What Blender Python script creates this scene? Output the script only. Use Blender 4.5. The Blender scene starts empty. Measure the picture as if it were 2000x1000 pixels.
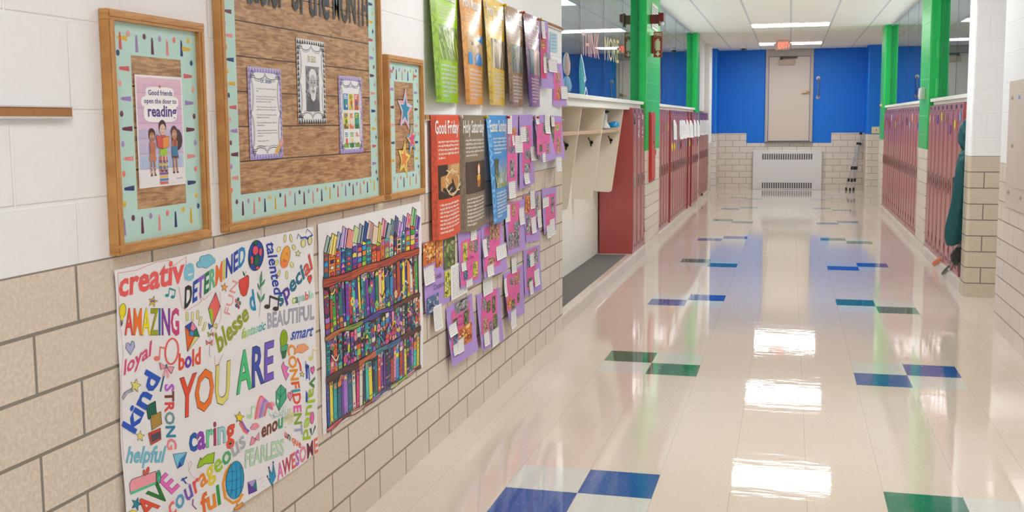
import bpy, bmesh, math, random
from mathutils import Vector, Matrix
random.seed(7)
sc = bpy.context.scene
COL = sc.collection
PI = math.pi

# ------------------------------------------------------------------ camera (position, focal length measured from the floor tiles)
F_PX, PPX, PPY = 2080.234, 1000.0, 461.893
CAM = Vector((1.590, 0.0, 1.5237))
YAW, PITCH, ROLL = 0.2552542, 0.1073995, -0.0079219
def cam_axes():
    cy, sy = math.cos(YAW), math.sin(YAW); cp, sp = math.cos(PITCH), math.sin(PITCH)
    f = Vector((-sy*cp, cy*cp, -sp)); r = Vector((cy, sy, 0)); u = r.cross(f)
    cr, sr = math.cos(ROLL), math.sin(ROLL)
    return r*cr+u*sr, -r*sr+u*cr, f
CR, CU, CF = cam_axes()
def ray(u, v):
    return CR*((u-PPX)/F_PX) - CU*((v-PPY)/F_PX) + CF
def on_x(u, v, x=0.0):                     # where a sight line meets the plane x: returns (y, z)
    d = ray(u, v); t = (x-CAM.x)/d.x; p = CAM+d*t
    return p.y, p.z
def on_y(u, v, y):                         # ... meets the plane y: returns (x, z)
    d = ray(u, v); t = (y-CAM.y)/d.y; p = CAM+d*t
    return p.x, p.z
cam_d = bpy.data.cameras.new('camera'); cam = bpy.data.objects.new('camera', cam_d); COL.objects.link(cam)
cam_d.sensor_width = 36.0; cam_d.lens = F_PX*36/2000; cam_d.shift_y = -(500-PPY)/2000
cam_d.clip_start = 0.05; cam_d.clip_end = 200
m = Matrix((CR, CU, -CF)).transposed().to_4x4(); m.translation = CAM
cam.matrix_world = m
sc.camera = cam

# ------------------------------------------------------------------ colour and material helpers
def s2l(c): return c/12.92 if c <= 0.04045 else ((c+0.055)/1.055)**2.4
def L(r, g, b): return (s2l(r/255), s2l(g/255), s2l(b/255), 1.0)
def hx(h): return L(int(h[0:2], 16), int(h[2:4], 16), int(h[4:6], 16))
class NT:
    def __init__(s, name):
        s.m = bpy.data.materials.new(name); s.m.use_nodes = True; s.t = s.m.node_tree
        s.b = s.t.nodes['Principled BSDF']; s.out = s.t.nodes['Material Output']
    def n(s, typ, **kw):
        nd = s.t.nodes.new(typ)
        for k, v in kw.items(): setattr(nd, k, v)
        return nd
    def l(s, a, b): s.t.links.new(a, b)
    def math(s, op, a, b=None, c=None):
        nd = s.n('ShaderNodeMath', operation=op)
        for i, v in enumerate((a, b, c)):
            if v is None: continue
            if isinstance(v, (int, float)): nd.inputs[i].default_value = v
            else: s.l(v, nd.inputs[i])
        return nd.outputs[0]
    def mix(s, fac, a, b):
        nd = s.n('ShaderNodeMix', data_type='RGBA')
        for i, v in ((0, fac), (6, a), (7, b)):
            if isinstance(v, (int, float)): nd.inputs[i].default_value = v
            elif isinstance(v, tuple): nd.inputs[i].default_value = v
            else: s.l(v, nd.inputs[i])
        return nd.outputs[2]
    def pos(s):
        g = s.n('ShaderNodeNewGeometry'); x = s.n('ShaderNodeSeparateXYZ'); s.l(g.outputs['Position'], x.inputs[0])
        return g.outputs['Position'], x.outputs[0], x.outputs[1], x.outputs[2]
    def comb(s, x, y, z=0.0):
        c = s.n('ShaderNodeCombineXYZ')
        for i, v in enumerate((x, y, z)):
            if isinstance(v, (int, float)): c.inputs[i].default_value = v
            else: s.l(v, c.inputs[i])
        return c.outputs[0]
    def noise(s, scale, detail=2.0, vec=None, rough=0.5):
        nd = s.n('ShaderNodeTexNoise'); nd.inputs['Scale'].default_value = scale; nd.inputs['Detail'].default_value = detail
        nd.inputs['Roughness'].default_value = rough
        if vec is not None: s.l(vec, nd.inputs['Vector'])
        return nd.outputs[0]
    def ramp(s, fac, stops):
        r = s.n('ShaderNodeValToRGB'); e = r.color_ramp.elements
        e[0].position, e[0].color = stops[0]; e[1].position, e[1].color = stops[1]
        for p, c in stops[2:]:
            k = e.new(p); k.color = c
        s.l(fac, r.inputs[0]); return r.outputs[0]
    def bump(s, h, strength=0.3, dist=0.01, normal=None):
        b = s.n('ShaderNodeBump'); b.inputs['Strength'].default_value = strength; b.inputs['Distance'].default_value = dist
        s.l(h, b.inputs['Height'])
        if normal is not None: s.l(normal, b.inputs['Normal'])
        return b.outputs[0]
    def set(s, **kw):
        for k, v in kw.items():
            k = k.replace('_', ' ')
            if isinstance(v, (int, float, tuple)): s.b.inputs[k].default_value = v
            else: s.l(v, s.b.inputs[k])
        return s
MATS = {}
def plain(name, col, rough=0.5, metal=0.0, grain=0.0, scale=40.0, spec=0.5, bump=0.0):
    if name in MATS: return MATS[name]
    t = NT(name); t.set(Roughness=rough, Metallic=metal); t.b.inputs['Specular IOR Level'].default_value = spec
    p, x, y, z = t.pos()
    n = t.noise(scale, 3, p)
    dark = tuple(c*(1-grain) for c in col[:3])+(1,); lite = tuple(min(1, c*(1+grain*.6)) for c in col[:3])+(1,)
    t.set(Base_Color=t.mix(n, dark, lite))
    if bump: t.set(Normal=t.bump(n, bump, 0.004))
    MATS[name] = t.m; return t.m
def emit(name, col, strength):
    t = NT(name); t.set(Base_Color=col, Emission_Color=col, Emission_Strength=strength, Roughness=0.5); return t.m
def ink(name, rough, spec=0.5, coat=0.0):
    t = NT(name); a = t.n('ShaderNodeAttribute', attribute_name='Col'); t.l(a.outputs['Color'], t.b.inputs['Base Color'])
    t.set(Roughness=rough); t.b.inputs['Specular IOR Level'].default_value = spec; return t.m
def brick(t, u, v, bw, bh, mort, smooth=0.1):
    b = t.n('ShaderNodeTexBrick', offset=0.5, offset_frequency=2, squash=1.0)
    t.l(t.comb(u, v), b.inputs['Vector']); b.inputs['Scale'].default_value = 1.0
    b.inputs['Mortar Size'].default_value = mort; b.inputs['Mortar Smooth'].default_value = smooth
    b.inputs['Bias'].default_value = 0.0; b.inputs['Brick Width'].default_value = bw; b.inputs['Row Height'].default_value = bh
    b.inputs['Color1'].default_value = (0, 0, 0, 1); b.inputs['Color2'].default_value = (1, 1, 1, 1); b.inputs['Mortar'].default_value = (.5, .5, .5, 1)
    return b
def tile_mat(name, c1, c2, mortar, bw, bh, uph, vph, mort, rough, speck=0.0, depth=0.4, spec=0.5):
    t = NT(name); p, x, y, z = t.pos()
    u = t.math('SUBTRACT', t.math('ADD', x, y), uph); v = t.math('SUBTRACT', z, vph)
    b = brick(t, u, v, bw, bh, mort)
    base = t.mix(b.outputs['Color'], c1, c2)
    if speck:
        n = t.noise(95, 3, p, .6); k = t.ramp(n, [(.42, (0, 0, 0, 1)), (.62, (1, 1, 1, 1))])
        base = t.mix(k, tuple(c*(1-speck) for c in c1[:3])+(1,), base)
    t.set(Base_Color=t.mix(b.outputs['Fac'], base, mortar))
    inv = t.math('SUBTRACT', 1.0, b.outputs['Fac'])
    t.set(Normal=t.bump(inv, depth, 0.004), Roughness=t.math('ADD', t.math('MULTIPLY', b.outputs['Fac'], .4), rough))
    t.b.inputs['Specular IOR Level'].default_value = spec
    return t.m
def block_mat(name, col, bw, bh, uph, vph, rough=0.45, rough_amt=0.35, joint=0.5, jcol=None):
    t = NT(name); p, x, y, z = t.pos()
    u = t.math('SUBTRACT', t.math('ADD', x, y), uph); v = t.math('SUBTRACT', z, vph)
    b = brick(t, u, v, bw, bh, 0.006, 0.6)
    inv = t.math('SUBTRACT', 1.0, b.outputs['Fac'])
    n = t.noise(120, 4, p, .65); n2 = t.noise(35, 2, p)
    nb = t.bump(t.math('ADD', n, n2), rough_amt, 0.004)
    t.set(Normal=t.bump(inv, joint, 0.005, nb), Roughness=rough)
    base = t.mix(n2, tuple(c*.97 for c in col[:3])+(1,), col)
    t.set(Base_Color=t.mix(t.math('MULTIPLY', b.outputs['Fac'], .6), base, jcol or col))
    return t.m

# ------------------------------------------------------------------ mesh builder
class MB:
    def __init__(s): s.v = []; s.f = []; s.c = []; s.m = []; s.sm = []
    def add(s, verts, faces, col=None, mi=0, smooth=False):
        o = len(s.v); s.v.extend([tuple(p) for p in verts])
        for f in faces:
            s.f.append([i+o for i in f]); s.c.append(col); s.m.append(mi); s.sm.append(smooth)
    def box(s, x0, x1, y0, y1, z0, z1, mi=0, col=None):
        V = [(x0, y0, z0), (x1, y0, z0), (x1, y1, z0), (x0, y1, z0), (x0, y0, z1), (x1, y0, z1), (x1, y1, z1), (x0, y1, z1)]
        s.add(V, [(0, 3, 2, 1), (4, 5, 6, 7), (0, 1, 5, 4), (1, 2, 6, 5), (2, 3, 7, 6), (3, 0, 4, 7)], col, mi)
    def cbox(s, c, d, mi=0, col=None, rot=None):
        hx_, hy, hz = d[0]/2, d[1]/2, d[2]/2
        V = [Vector((sx*hx_, sy*hy, sz*hz)) for sz in (-1, 1) for sx, sy in ((-1, -1), (1, -1), (1, 1), (-1, 1))]
        if rot is not None: V = [rot @ p for p in V]
        V = [p+Vector(c) for p in V]
        s.add(V, [(0, 3, 2, 1), (4, 5, 6, 7), (0, 1, 5, 4), (1, 2, 6, 5), (2, 3, 7, 6), (3, 0, 4, 7)], col, mi)
    def prism(s, poly, z0, z1, mi=0, axis='z', smooth=False):
        n = len(poly)
        def P(a, b, c): return {'z': (a, b, c), 'x': (c, a, b), 'y': (a, c, b)}[axis]
        V = [P(a, b, z0) for a, b in poly]+[P(a, b, z1) for a, b in poly]
        s.add(V, [tuple(range(n))[::-1], tuple(range(n, 2*n))], None, mi)
        s.add(V, [(i, (i+1) % n, n+(i+1) % n, n+i) for i in range(n)], None, mi, smooth)
    def tube(s, pts, r, n=10, mi=0, cap=True, col=None):
        pts = [Vector(p) for p in pts]; k = len(pts)
        rs = r if isinstance(r, (list, tuple)) else [r]*k
        rings = []; up = Vector((0, 0, 1))
        for i in range(k):
            d = (pts[min(i+1, k-1)]-pts[max(i-1, 0)]).normalized()
            a = d.cross(up)
            if a.length < 1e-3: a = d.cross(Vector((1, 0, 0)))
            a.normalize(); b = d.cross(a)
            rings.append([pts[i]+(a*math.cos(2*PI*j/n)+b*math.sin(2*PI*j/n))*rs[i] for j in range(n)])
        V = [p for rg in rings for p in rg]
        F = [(i*n+j, i*n+(j+1) % n, (i+1)*n+(j+1) % n, (i+1)*n+j) for i in range(k-1) for j in range(n)]
        s.add(V, F, col, mi, True)
        if cap: s.add(rings[0], [tuple(range(n))], col, mi); s.add(rings[-1], [tuple(range(n))[::-1]], col, mi)
    def rings(s, rings, mi=0, cap=True, col=None):       # loft through closed rings of equal length
        n = len(rings[0]); V = [p for r in rings for p in r]
        F = [(i*n+j, i*n+(j+1) % n, (i+1)*n+(j+1) % n, (i+1)*n+j) for i in range(len(rings)-1) for j in range(n)]
        if cap: F += [tuple(range(n))[::-1], tuple((len(rings)-1)*n+j for j in range(n))]
        s.add(V, F, col, mi, True)
    def build(s, name, mats, parent=None, origin=(0, 0, 0), bevel=0.0, seg=2, subsurf=0):
        o = Vector(origin)
        me = bpy.data.meshes.new(name)
        me.from_pydata([(p[0]-o.x, p[1]-o.y, p[2]-o.z) for p in s.v], [], s.f)
        for mt in (mats if isinstance(mats, (list, tuple)) else [mats]): me.materials.append(mt)
        me.polygons.foreach_set('material_index', s.m); me.polygons.foreach_set('use_smooth', s.sm)
        if any(c is not None for c in s.c):
            at = me.color_attributes.new('Col', 'FLOAT_COLOR', 'CORNER'); buf = []
            for f, c in zip(s.f, s.c):
                c = c or (1, 1, 1, 1); buf.extend(list(c[:4])*len(f))
            at.data.foreach_set('color', buf)
        me.update()
        ob = bpy.data.objects.new(name, me); COL.objects.link(ob)
        if parent is not None: ob.parent = parent
        else: ob.location = o
        if bevel:
            b = ob.modifiers.new('bevel', 'BEVEL'); b.width = bevel; b.segments = seg; b.limit_method = 'ANGLE'; b.angle_limit = 0.6
        if subsurf:
            b = ob.modifiers.new('subdivision', 'SUBSURF'); b.levels = subsurf; b.render_levels = subsurf
        return ob
def tag(o, label=None, cat=None, group=None, kind=None):
    if label: o['label'] = label
    if cat: o['category'] = cat
    if group: o['group'] = group
    if kind: o['kind'] = kind
    return o
def thing(name, label, cat, loc=(0, 0, 0), group=None, rotz=0.0):
    o = bpy.data.objects.new(name, None); COL.objects.link(o); o.location = loc; o.rotation_euler = (0, 0, rotz)
    o.empty_display_size = 0.05
    return tag(o, label, cat, group)
def struct(o): o['kind'] = 'structure'; return o
def rrect(x0, x1, y0, y1, r, corners=(1, 1, 1, 1), n=5):
    P = []
    for (cx, cy, a0), on in zip(((x1-r, y1-r, 0), (x0+r, y1-r, 90), (x0+r, y0+r, 180), (x1-r, y0+r, 270)), corners):
        if on: P += [(cx+r*math.cos(math.radians(a0+90*i/n)), cy+r*math.sin(math.radians(a0+90*i/n))) for i in range(n+1)]
        else: P.append({0: (x1, y1), 90: (x0, y1), 180: (x0, y0), 270: (x1, y0)}[a0])
    return P
ORD = ['first', 'second', 'third', 'fourth', 'fifth', 'sixth', 'seventh', 'eighth', 'ninth', 'tenth', 'eleventh', 'twelfth',
       'thirteenth', 'fourteenth', 'fifteenth', 'sixteenth', 'seventeenth', 'eighteenth', 'nineteenth', 'twentieth']
# ------------------------------------------------------------------ setting
W = 3.054; CZ = 3.04; T = 0.3048; TT = 1.205; YE = 24.15
PH, PV = 2.2564, 0.121-0.1355
M_tile = tile_mat('glazed_tile', L(231, 217, 199), L(236, 223, 207), L(142, 134, 122), T, .1355, PH, PV, .0045, .28, speck=.12)
M_tile_far = tile_mat('glazed_tile_plain', L(230, 217, 202), L(234, 222, 209), L(150, 142, 132), T, .1355, PH, PV, .0042, .25)
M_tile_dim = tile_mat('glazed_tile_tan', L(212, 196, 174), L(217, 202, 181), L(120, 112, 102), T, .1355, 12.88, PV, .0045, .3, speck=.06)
M_white = block_mat('white_painted_block', L(249, 249, 250), .4064, .2055, 2.12, 1.35-.2055*10)
M_cream = block_mat('cream_painted_block', L(247, 244, 236), .4064, .2055, 2.02, .331-.2*10, rough_amt=.1, joint=.35)
M_green = block_mat('green_painted_block', L(6, 184, 80), .4064, .2055, .1, 1.35-.2055*10, rough=.32, rough_amt=.12, joint=.6)
M_blue = block_mat('blue_painted_block', L(0, 120, 228), .4064, .2055, .2, 1.23-.2055*10, rough=.5, rough_amt=.06, joint=.25)
M_plaster = plain('white_plaster', L(248, 247, 244), .6, grain=.02)
M_ledge = plain('cream_laminate', L(240, 238, 228), .4, grain=.02)

# floor: one slab of vinyl tiles, every tile with its own colour
t = NT('vinyl_tile'); p, x, y, z = t.pos()
a = t.n('ShaderNodeAttribute', attribute_name='Col')
fx = t.math('ABSOLUTE', t.math('SUBTRACT', t.math('FRACT', t.math('DIVIDE', t.math('SUBTRACT', x, .769-20*T), T)), .5))
fy = t.math('ABSOLUTE', t.math('SUBTRACT', t.math('FRACT', t.math('DIVIDE', t.math('SUBTRACT', y, 4.18-40*T), T)), .5))
seam = t.math('MAXIMUM', t.math('GREATER_THAN', fx, .4968), t.math('MULTIPLY', t.math('GREATER_THAN', fy, .497), .45))
fl = t.n('ShaderNodeTexNoise'); fl.inputs['Scale'].default_value = 1; fl.inputs['Detail'].default_value = 1.5
mp = t.n('ShaderNodeVectorMath', operation='MULTIPLY'); mp.inputs[1].default_value = (160, 90, 100); t.l(p, mp.inputs[0]); t.l(mp.outputs[0], fl.inputs['Vector'])
dk = t.ramp(fl.outputs[0], [(.31, (1, 1, 1, 1)), (.35, (0, 0, 0, 1))])
fl2 = t.noise(130, 2, p); lt = t.ramp(fl2, [(.66, (0, 0, 0, 1)), (.70, (1, 1, 1, 1))])
cl = t.noise(2.2, 3, p)
c0 = t.mix(t.math('MULTIPLY', cl, .10), a.outputs['Color'], L(190, 170, 150))
c1 = t.mix(t.math('MULTIPLY', dk, .38), c0, L(92, 74, 60))
c2 = t.mix(t.math('MULTIPLY', lt, .42), c1, L(250, 248, 240))
t.set(Base_Color=t.mix(t.math('MULTIPLY', seam, .45), c2, L(128, 110, 92)))
mp2 = t.n('ShaderNodeVectorMath', operation='MULTIPLY'); mp2.inputs[1].default_value = (2.5, 11, 5); t.l(p, mp2.inputs[0]); wv3 = t.noise(1.6, 3, mp2.outputs[0])
wv = t.math('ADD', t.noise(5, 2, p), t.math('MULTIPLY', wv3, 1.0)); wv2 = t.noise(38, 2, p)
hgt = t.math('ADD', wv, t.math('MULTIPLY', wv2, .07))
t.set(Normal=t.bump(hgt, .018, .03), Roughness=t.math('ADD', .015, t.math('MULTIPLY', cl, .05)))
t.b.inputs['Specular IOR Level'].default_value = .5
t.b.inputs['Coat Weight'].default_value = .15; t.b.inputs['Coat Roughness'].default_value = .03
M_floor = t.m
C_BE, C_BE2 = L(231, 216, 200), L(230, 215, 199)
C_BL, C_GR, C_WT = L(22, 86, 168), L(14, 120, 98), L(222, 224, 216)
mb = MB()
ix0, ix1 = -4, 18; iy0, iy1 = -34, 70
def tile_col(ix, iy):
    for s, col0 in ((0, 0), (5, 1)):
        if ix-s in (-1, 0):
            k = math.floor((iy+1)/8); r = (iy+1)-8*k
            if r in (0, 1) and -2 <= k <= 7:
                blue = (k+s) % 2 == 0
                diag = (ix-s == -1) == (r == 0)      # near-left and far-right tiles
                if blue: return C_BL if diag else C_WT
                return C_WT if diag else C_GR
    return C_BE if (ix+iy) % 2 else C_BE2
for ix in range(ix0, ix1):
    for iy in range(iy0, iy1):
        x0, y0 = .769+ix*T, 4.18+iy*T
        x1, y1 = x0+T, y0+T
        mb.add([(x0, y0, 0), (x1, y0, 0), (x1, y1, 0), (x0, y1, 0)], [(0, 1, 2, 3)], tile_col(ix, iy))
bx0, bx1, by0, by1 = .769+ix0*T, .769+ix1*T, 4.18+iy0*T, 4.18+iy1*T
mb.add([(bx0, by0, -.1), (bx1, by0, -.1), (bx1, by1, -.1), (bx0, by1, -.1), (bx0, by0, 0), (bx1, by0, 0), (bx1, by1, 0), (bx0, by1, 0)],
       [(0, 3, 2, 1), (0, 1, 5, 4), (1, 2, 6, 5), (2, 3, 7, 6), (3, 0, 4, 7)], C_BE)
struct(mb.build('floor', M_floor))

# ceiling: lay-in panels
t = NT('acoustic_panels'); p, x, y, z = t.pos()
fx = t.math('ABSOLUTE', t.math('SUBTRACT', t.math('FRACT', t.math('DIVIDE', t.math('ADD', x, 6.2-.325+.31), .62)), .5))
fy = t.math('ABSOLUTE', t.math('SUBTRACT', t.math('FRACT', t.math('DIVIDE', t.math('ADD', y, 30), .61)), .5))
fy2 = t.math('ABSOLUTE', t.math('SUBTRACT', t.math('FRACT', t.math('DIVIDE', t.math('ADD', y, 30.15), .305)), .5))
bar = t.math('LESS_THAN', fx, .022); bar2 = t.math('GREATER_THAN', fy, .478); bar3 = t.math('GREATER_THAN', fy2, .485)
nz = t.noise(160, 3, p, .7)
pc = t.mix(t.ramp(nz, [(.36, (0, 0, 0, 1)), (.48, (1, 1, 1, 1))]), L(240, 231, 218), L(252, 246, 235))
c = t.mix(t.math('MULTIPLY', bar3, .2), pc, L(190, 188, 184))
c = t.mix(t.math('MULTIPLY', bar2, .35), c, L(200, 198, 196))
c = t.mix(t.math('MULTIPLY', bar, .8), c, L(200, 201, 204))
t.set(Base_Color=c, Roughness=.8, Normal=t.bump(nz, .2, .003))
mb = MB(); mb.box(-4.2, 6.6, -6, 25.4, CZ, CZ+.08); struct(mb.build('ceiling', t.m))

def two_tone(name, poly, zt, low, high, ztop=CZ, z0=0.0):
    b = MB(); b.prism(poly, z0, zt, 0); b.prism(poly, zt, ztop, 1)
    return struct(b.build(name, [low, high]))
# left wall up to the corner; bullnose corner
two_tone('wall_left', rrect(-.40, 0, -6, 7.55, .012, (1, 0, 0, 0)), TT, M_tile, M_white)
two_tone('wall_right', rrect(W, W+.25, -6, 8.32, .012, (0, 1, 0, 0)), TT, M_tile_far, M_white)
# far side of the doorway recess: wall return with rounded corner
two_tone('wall_return', rrect(W, 5.0, 9.7, 9.95, .03, (0, 1, 1, 0)), TT, M_tile_dim, M_white)
mb = MB(); mb.box(4.6, 4.75, 8.32, 9.7, 0, CZ); struct(mb.build('wall_recess', M_white))
# left recess back wall and raised base
mb = MB(); mb.box(-.55, -.40, 7.55, 19.1, 0, 1.70); struct(mb.build('wall_alcove', M_cream))
M_curb = tile_mat('glazed_curb', L(222, 209, 194), L(227, 215, 202), L(140, 132, 122), T, .5, .02, -.2, .0035, .18)
M_carpet = plain('charcoal_carpet', L(128, 125, 122), .95, grain=.55, scale=420, spec=.1, bump=.6)
def curb(name, xf, sx, y0, y1, w=.07, h=.107):
    P = [(xf-sx*w, 0), (xf-sx*w, h)]+[(xf-sx*.022+sx*.022*math.sin(a), h-.022+.022*math.cos(a)) for a in [i*PI/10 for i in range(6)]]+[(xf, 0)]
    b = MB(); b.prism(P, y0, y1, 0, axis='y')
    return struct(b.build(name, M_curb))
curb('trim_1', 0, 1, 7.55, 12.2); curb('trim_2', 0, 1, 13.47, 19.0); curb('trim_3', 0, 1, 19.5, 21.9)
curb('trim_4', W, -1, 9.95, 12.612); curb('trim_5', W, -1, 13.45, 18.5)
mb = MB()
for y0, y1 in ((13.47, 19.0), (19.5, 21.9)): mb.box(-.40, -.07, y0, y1, 0, .105)
mb.box(-.40, -.07, 11.2, 12.2, 0, .105)
for y0, y1 in ((9.95, 12.612), (13.45, 18.5)): mb.box(W+.07, W+.42, y0, y1, 0, .105)
struct(mb.build('trim_6', M_curb))
mb = MB(); mb.box(-.40, -.065, 7.55, 11.26, .0, .103)
tag(mb.build('carpet_mat', M_carpet, origin=(-.2, 9.4, 0)), 'charcoal carpet strip on the raised base under the open cubbies', 'carpet')
# green pillars, tiled at the foot
two_tone('wall_pillar_left_near', rrect(-.40, 0, 12.2, 13.47, .018, (1, 0, 0, 1)), 1.18, M_tile_far, M_green)
two_tone('wall_pillar_left_far', rrect(-.40, 0, 19.0, 19.5, .018, (1, 0, 0, 1)), 1.16, M_tile_far, M_green)
two_tone('wall_pillar_right_near', rrect(W, W+.42, 12.612, 13.45, .025, (0, 1, 1, 0)), 1.18, M_tile_far, M_green)
two_tone('wall_pillar_right_far', rrect(W, W+.42, 18.5, 19.2, .025, (0, 1, 1, 0)), 1.18, M_tile_far, M_green)
# white wall beyond the last left lockers
mb = MB(); mb.box(-.40, -.10, 19.5, 21.9, 1.70, CZ); struct(mb.build('wall_left_upper', M_plaster))
two_tone('wall_left_end', rrect(-.40, 0, 21.9, 22.6, .012, (1, 0, 0, 1)), 1.06, M_tile_far, M_plaster)
# end of the hall
mb = MB()
def yq(x0, x1, z0, z1, mi): mb.add([(x0, YE, z0), (x1, YE, z0), (x1, YE, z1), (x0, YE, z1)], [(0, 1, 2, 3)], None, mi)
yq(-.1, 3.3, 0, 1.012, 0); yq(-.1, .652, 1.012, 1.23, 0); yq(2.45, 3.3, 1.012, 1.23, 0)
yq(.652, 1.045, 1.012, 1.23, 1); yq(2.05, 2.45, 1.012, 1.23, 1); yq(-.1, 1.045, 1.23, CZ, 1); yq(2.05, 3.3, 1.23, CZ, 1); yq(1.045, 2.05, 1.012, CZ, 1)
mb.box(-.1, 3.3, YE+.001, YE+.2, 0, CZ, 1)
struct(mb.build('wall_end', [M_tile_far, M_blue]))
two_tone('wall_end_left', rrect(-2.6, .045, 23.4, YE+.2, .04, (0, 0, 0, 1)), 1.23, M_tile_far, M_blue)
two_tone('wall_end_right', rrect(3.12, 6.0, 23.4, YE+.2, .04, (0, 0, 1, 0)), 1.21, M_tile_far, M_blue)
mb = MB(); mb.box(5.0, 5.15, 18.5, 24.2, 0, CZ); struct(mb.build('wall_side_right', M_plaster))
mb = MB(); mb.box(-2.6, -2.45, 21.9, 24.2, 0, CZ); struct(mb.build('wall_side_left', M_plaster))
mb = MB(); mb.box(W+.42, 5.0, 19.05, 19.2, 0, CZ); struct(mb.build('wall_side_near', M_plaster))
mb = MB(); mb.box(-2.6, -.4, 21.9, 22.05, 0, CZ); struct(mb.build('wall_side_far', M_plaster))
# ledges over the lockers
def ledge(name, xf, sx, y0, y1):
    b = MB()
    b.box(*sorted((xf-sx*.37, xf)), y0, y1, 1.702, 1.737); b.box(*sorted((xf-sx*.35, xf-sx*.03)), y0+.005, y1-.04, 1.64 if name == 'trim_7' else 1.668, 1.7015)
    return struct(b.build(name, M_ledge, bevel=.003))
ledge('trim_7', -.03, 1, 7.56, 12.195); ledge('trim_8', -.03, 1, 13.475, 18.99)
ledge('trim_9', W+.02, -1, 9.955, 12.59); ledge('trim_10', W+.02, -1, 13.455, 18.49)
# glazing above the ledges: frameless panes with dark joints
t = NT('window_glass')
for nd in [t.b]: t.t.nodes.remove(nd)
fr = t.n('ShaderNodeFresnel'); fr.inputs['IOR'].default_value = 1.6
fb = t.math('MINIMUM', t.math('MULTIPLY', fr.outputs[0], 1.25), .95)
tr = t.n('ShaderNodeBsdfTransparent'); tr.inputs[0].default_value = (.80, .86, .85, 1)
gl = t.n('ShaderNodeBsdfGlossy'); gl.inputs['Roughness'].default_value = .0; gl.inputs[0].default_value = (.80, .87, .96, 1)
mx = t.n('ShaderNodeMixShader'); t.l(fb, mx.inputs[0]); t.l(tr.outputs[0], mx.inputs[1]); t.l(gl.outputs[0], mx.inputs[2])
t.l(mx.outputs[0], t.out.inputs['Surface']); M_glass = t.m
M_joint = plain('dark_silicone', L(34, 38, 40), .25)
M_channel = plain('grey_channel', L(168, 172, 174), .4)
wn = 0
def glazing(xg, edges):
    global wn
    for a, b in zip(edges, edges[1:]):
        wn += 1
        g = MB(); g.box(xg-.005, xg+.005, a+.006, b-.006, 1.7372, CZ-.025); g = struct(g.build('window_%d' % wn, M_glass))
        j = MB()
        j.box(xg-.006, xg+.006, b-.0065, b+.0065, 1.7372, CZ-.025)
        j.build('joint', M_joint, parent=g)
        j = MB(); j.box(xg-.012, xg+.012, a, b, CZ-.025, CZ); j.build('head_channel', M_channel, parent=g)
glazing(-.10, [7.56, 8.738, 9.879, 11.031, 12.195]); glazing(-.10, [13.475, 14.86, 16.26, 17.6, 18.99])
glazing(3.16, [9.955, 11.338, 12.59]); glazing(3.16, [13.455, 14.757, 16.026, 17.336, 18.49])
# rooms behind the glass
M_room = plain('room_paint', L(120, 152, 186), .7, grain=.02); M_room_floor = plain('room_floor', L(168, 160, 150), .5, grain=.05)
def room(side, x0, x1, y0, y1):
    b = MB()
    xo = x0 if side == 'left' else x1
    b.box(xo-.05, xo+.05, y0, y1, 0, CZ); b.box(x0, x1, y0-.1, y0, 0, CZ); b.box(x0, x1, y1, y1+.1, 0, CZ)
    struct(b.build('wall_room_'+side, M_room))
room('left', -3.9, -.56, 7.2, 19.3); room('right', 3.60, 6.4, 10.06, 18.9)
M_fill = emit('daylit_pane', (.95, .97, 1.0, 1), 6.0)  # added glowing panes, out of view, that brighten the hall ceiling
for xg, y0, y1, s_ in ((-3.84, 7.6, 18.9, 1), (6.34, 10.5, 18.5, -1)):
    q = 0
    while y0+2.6*(q+1) <= y1+.6:
        wn += 1; a = y0+2.75*q; g = MB(); g.box(xg-.005, xg+.005, a, a+2.6, .85, 2.6); g = struct(g.build('window_%d' % wn, M_fill)); q += 1  # unseen fill light added to the room, not one of the glazed windows
        j = MB(); j.box(*sorted((xg+s_*.006, xg+s_*.04)), a+1.27, a+1.33, .85, 2.6); j.build('mullion', M_channel, parent=g)
# ------------------------------------------------------------------ lights
LIGHT = 12.5
M_lamp = emit('lamp_diffuser', (.965, .985, 1.0, 1), LIGHT)
M_lampframe = plain('lamp_frame', L(238, 238, 236), .4)
LY = [22.3, 17.95, 13.6, 9.25, 4.9, .55]
LN = ['ceiling light panel nearest the end wall, behind the red exit sign', 'ceiling light panel second from the end wall, in front of the red exit sign']
for i, ly in enumerate(LY):
    o = thing('ceiling_light', LN[i] if i < 2 else 'white ceiling light panel overhead, %s counted from the end wall' % ORD[i], 'ceiling light', (1.555, ly, CZ), 'ceiling light panels')
    b = MB(); x0, x1, y0, y1 = -.60, .60, -.30, .30
    b.box(x0-.012, x1+.012, y0-.012, y0, -.012, -.001); b.box(x0-.012, x1+.012, y1, y1+.012, -.012, -.001)
    b.box(x0-.012, x0, y0, y1, -.012, -.001); b.box(x1, x1+.012, y0, y1, -.012, -.001)
    b.build('frame', M_lampframe, parent=o)
    b = MB(); b.box(x0, x1, y0, y1, -.008, -.001); b.build('diffuser', M_lamp, parent=o)
w = bpy.data.worlds.new('world'); sc.world = w; w.use_nodes = True
w.node_tree.nodes['Background'].inputs[0].default_value = (.93, .97, 1.0, 1); w.node_tree.nodes['Background'].inputs[1].default_value = 0.8
sc.view_settings.view_transform = 'Standard'; sc.view_settings.look = 'None'; sc.view_settings.gamma = 1.0
sc.view_settings.use_curve_mapping = False; sc.view_settings.exposure = 0.54

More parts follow.
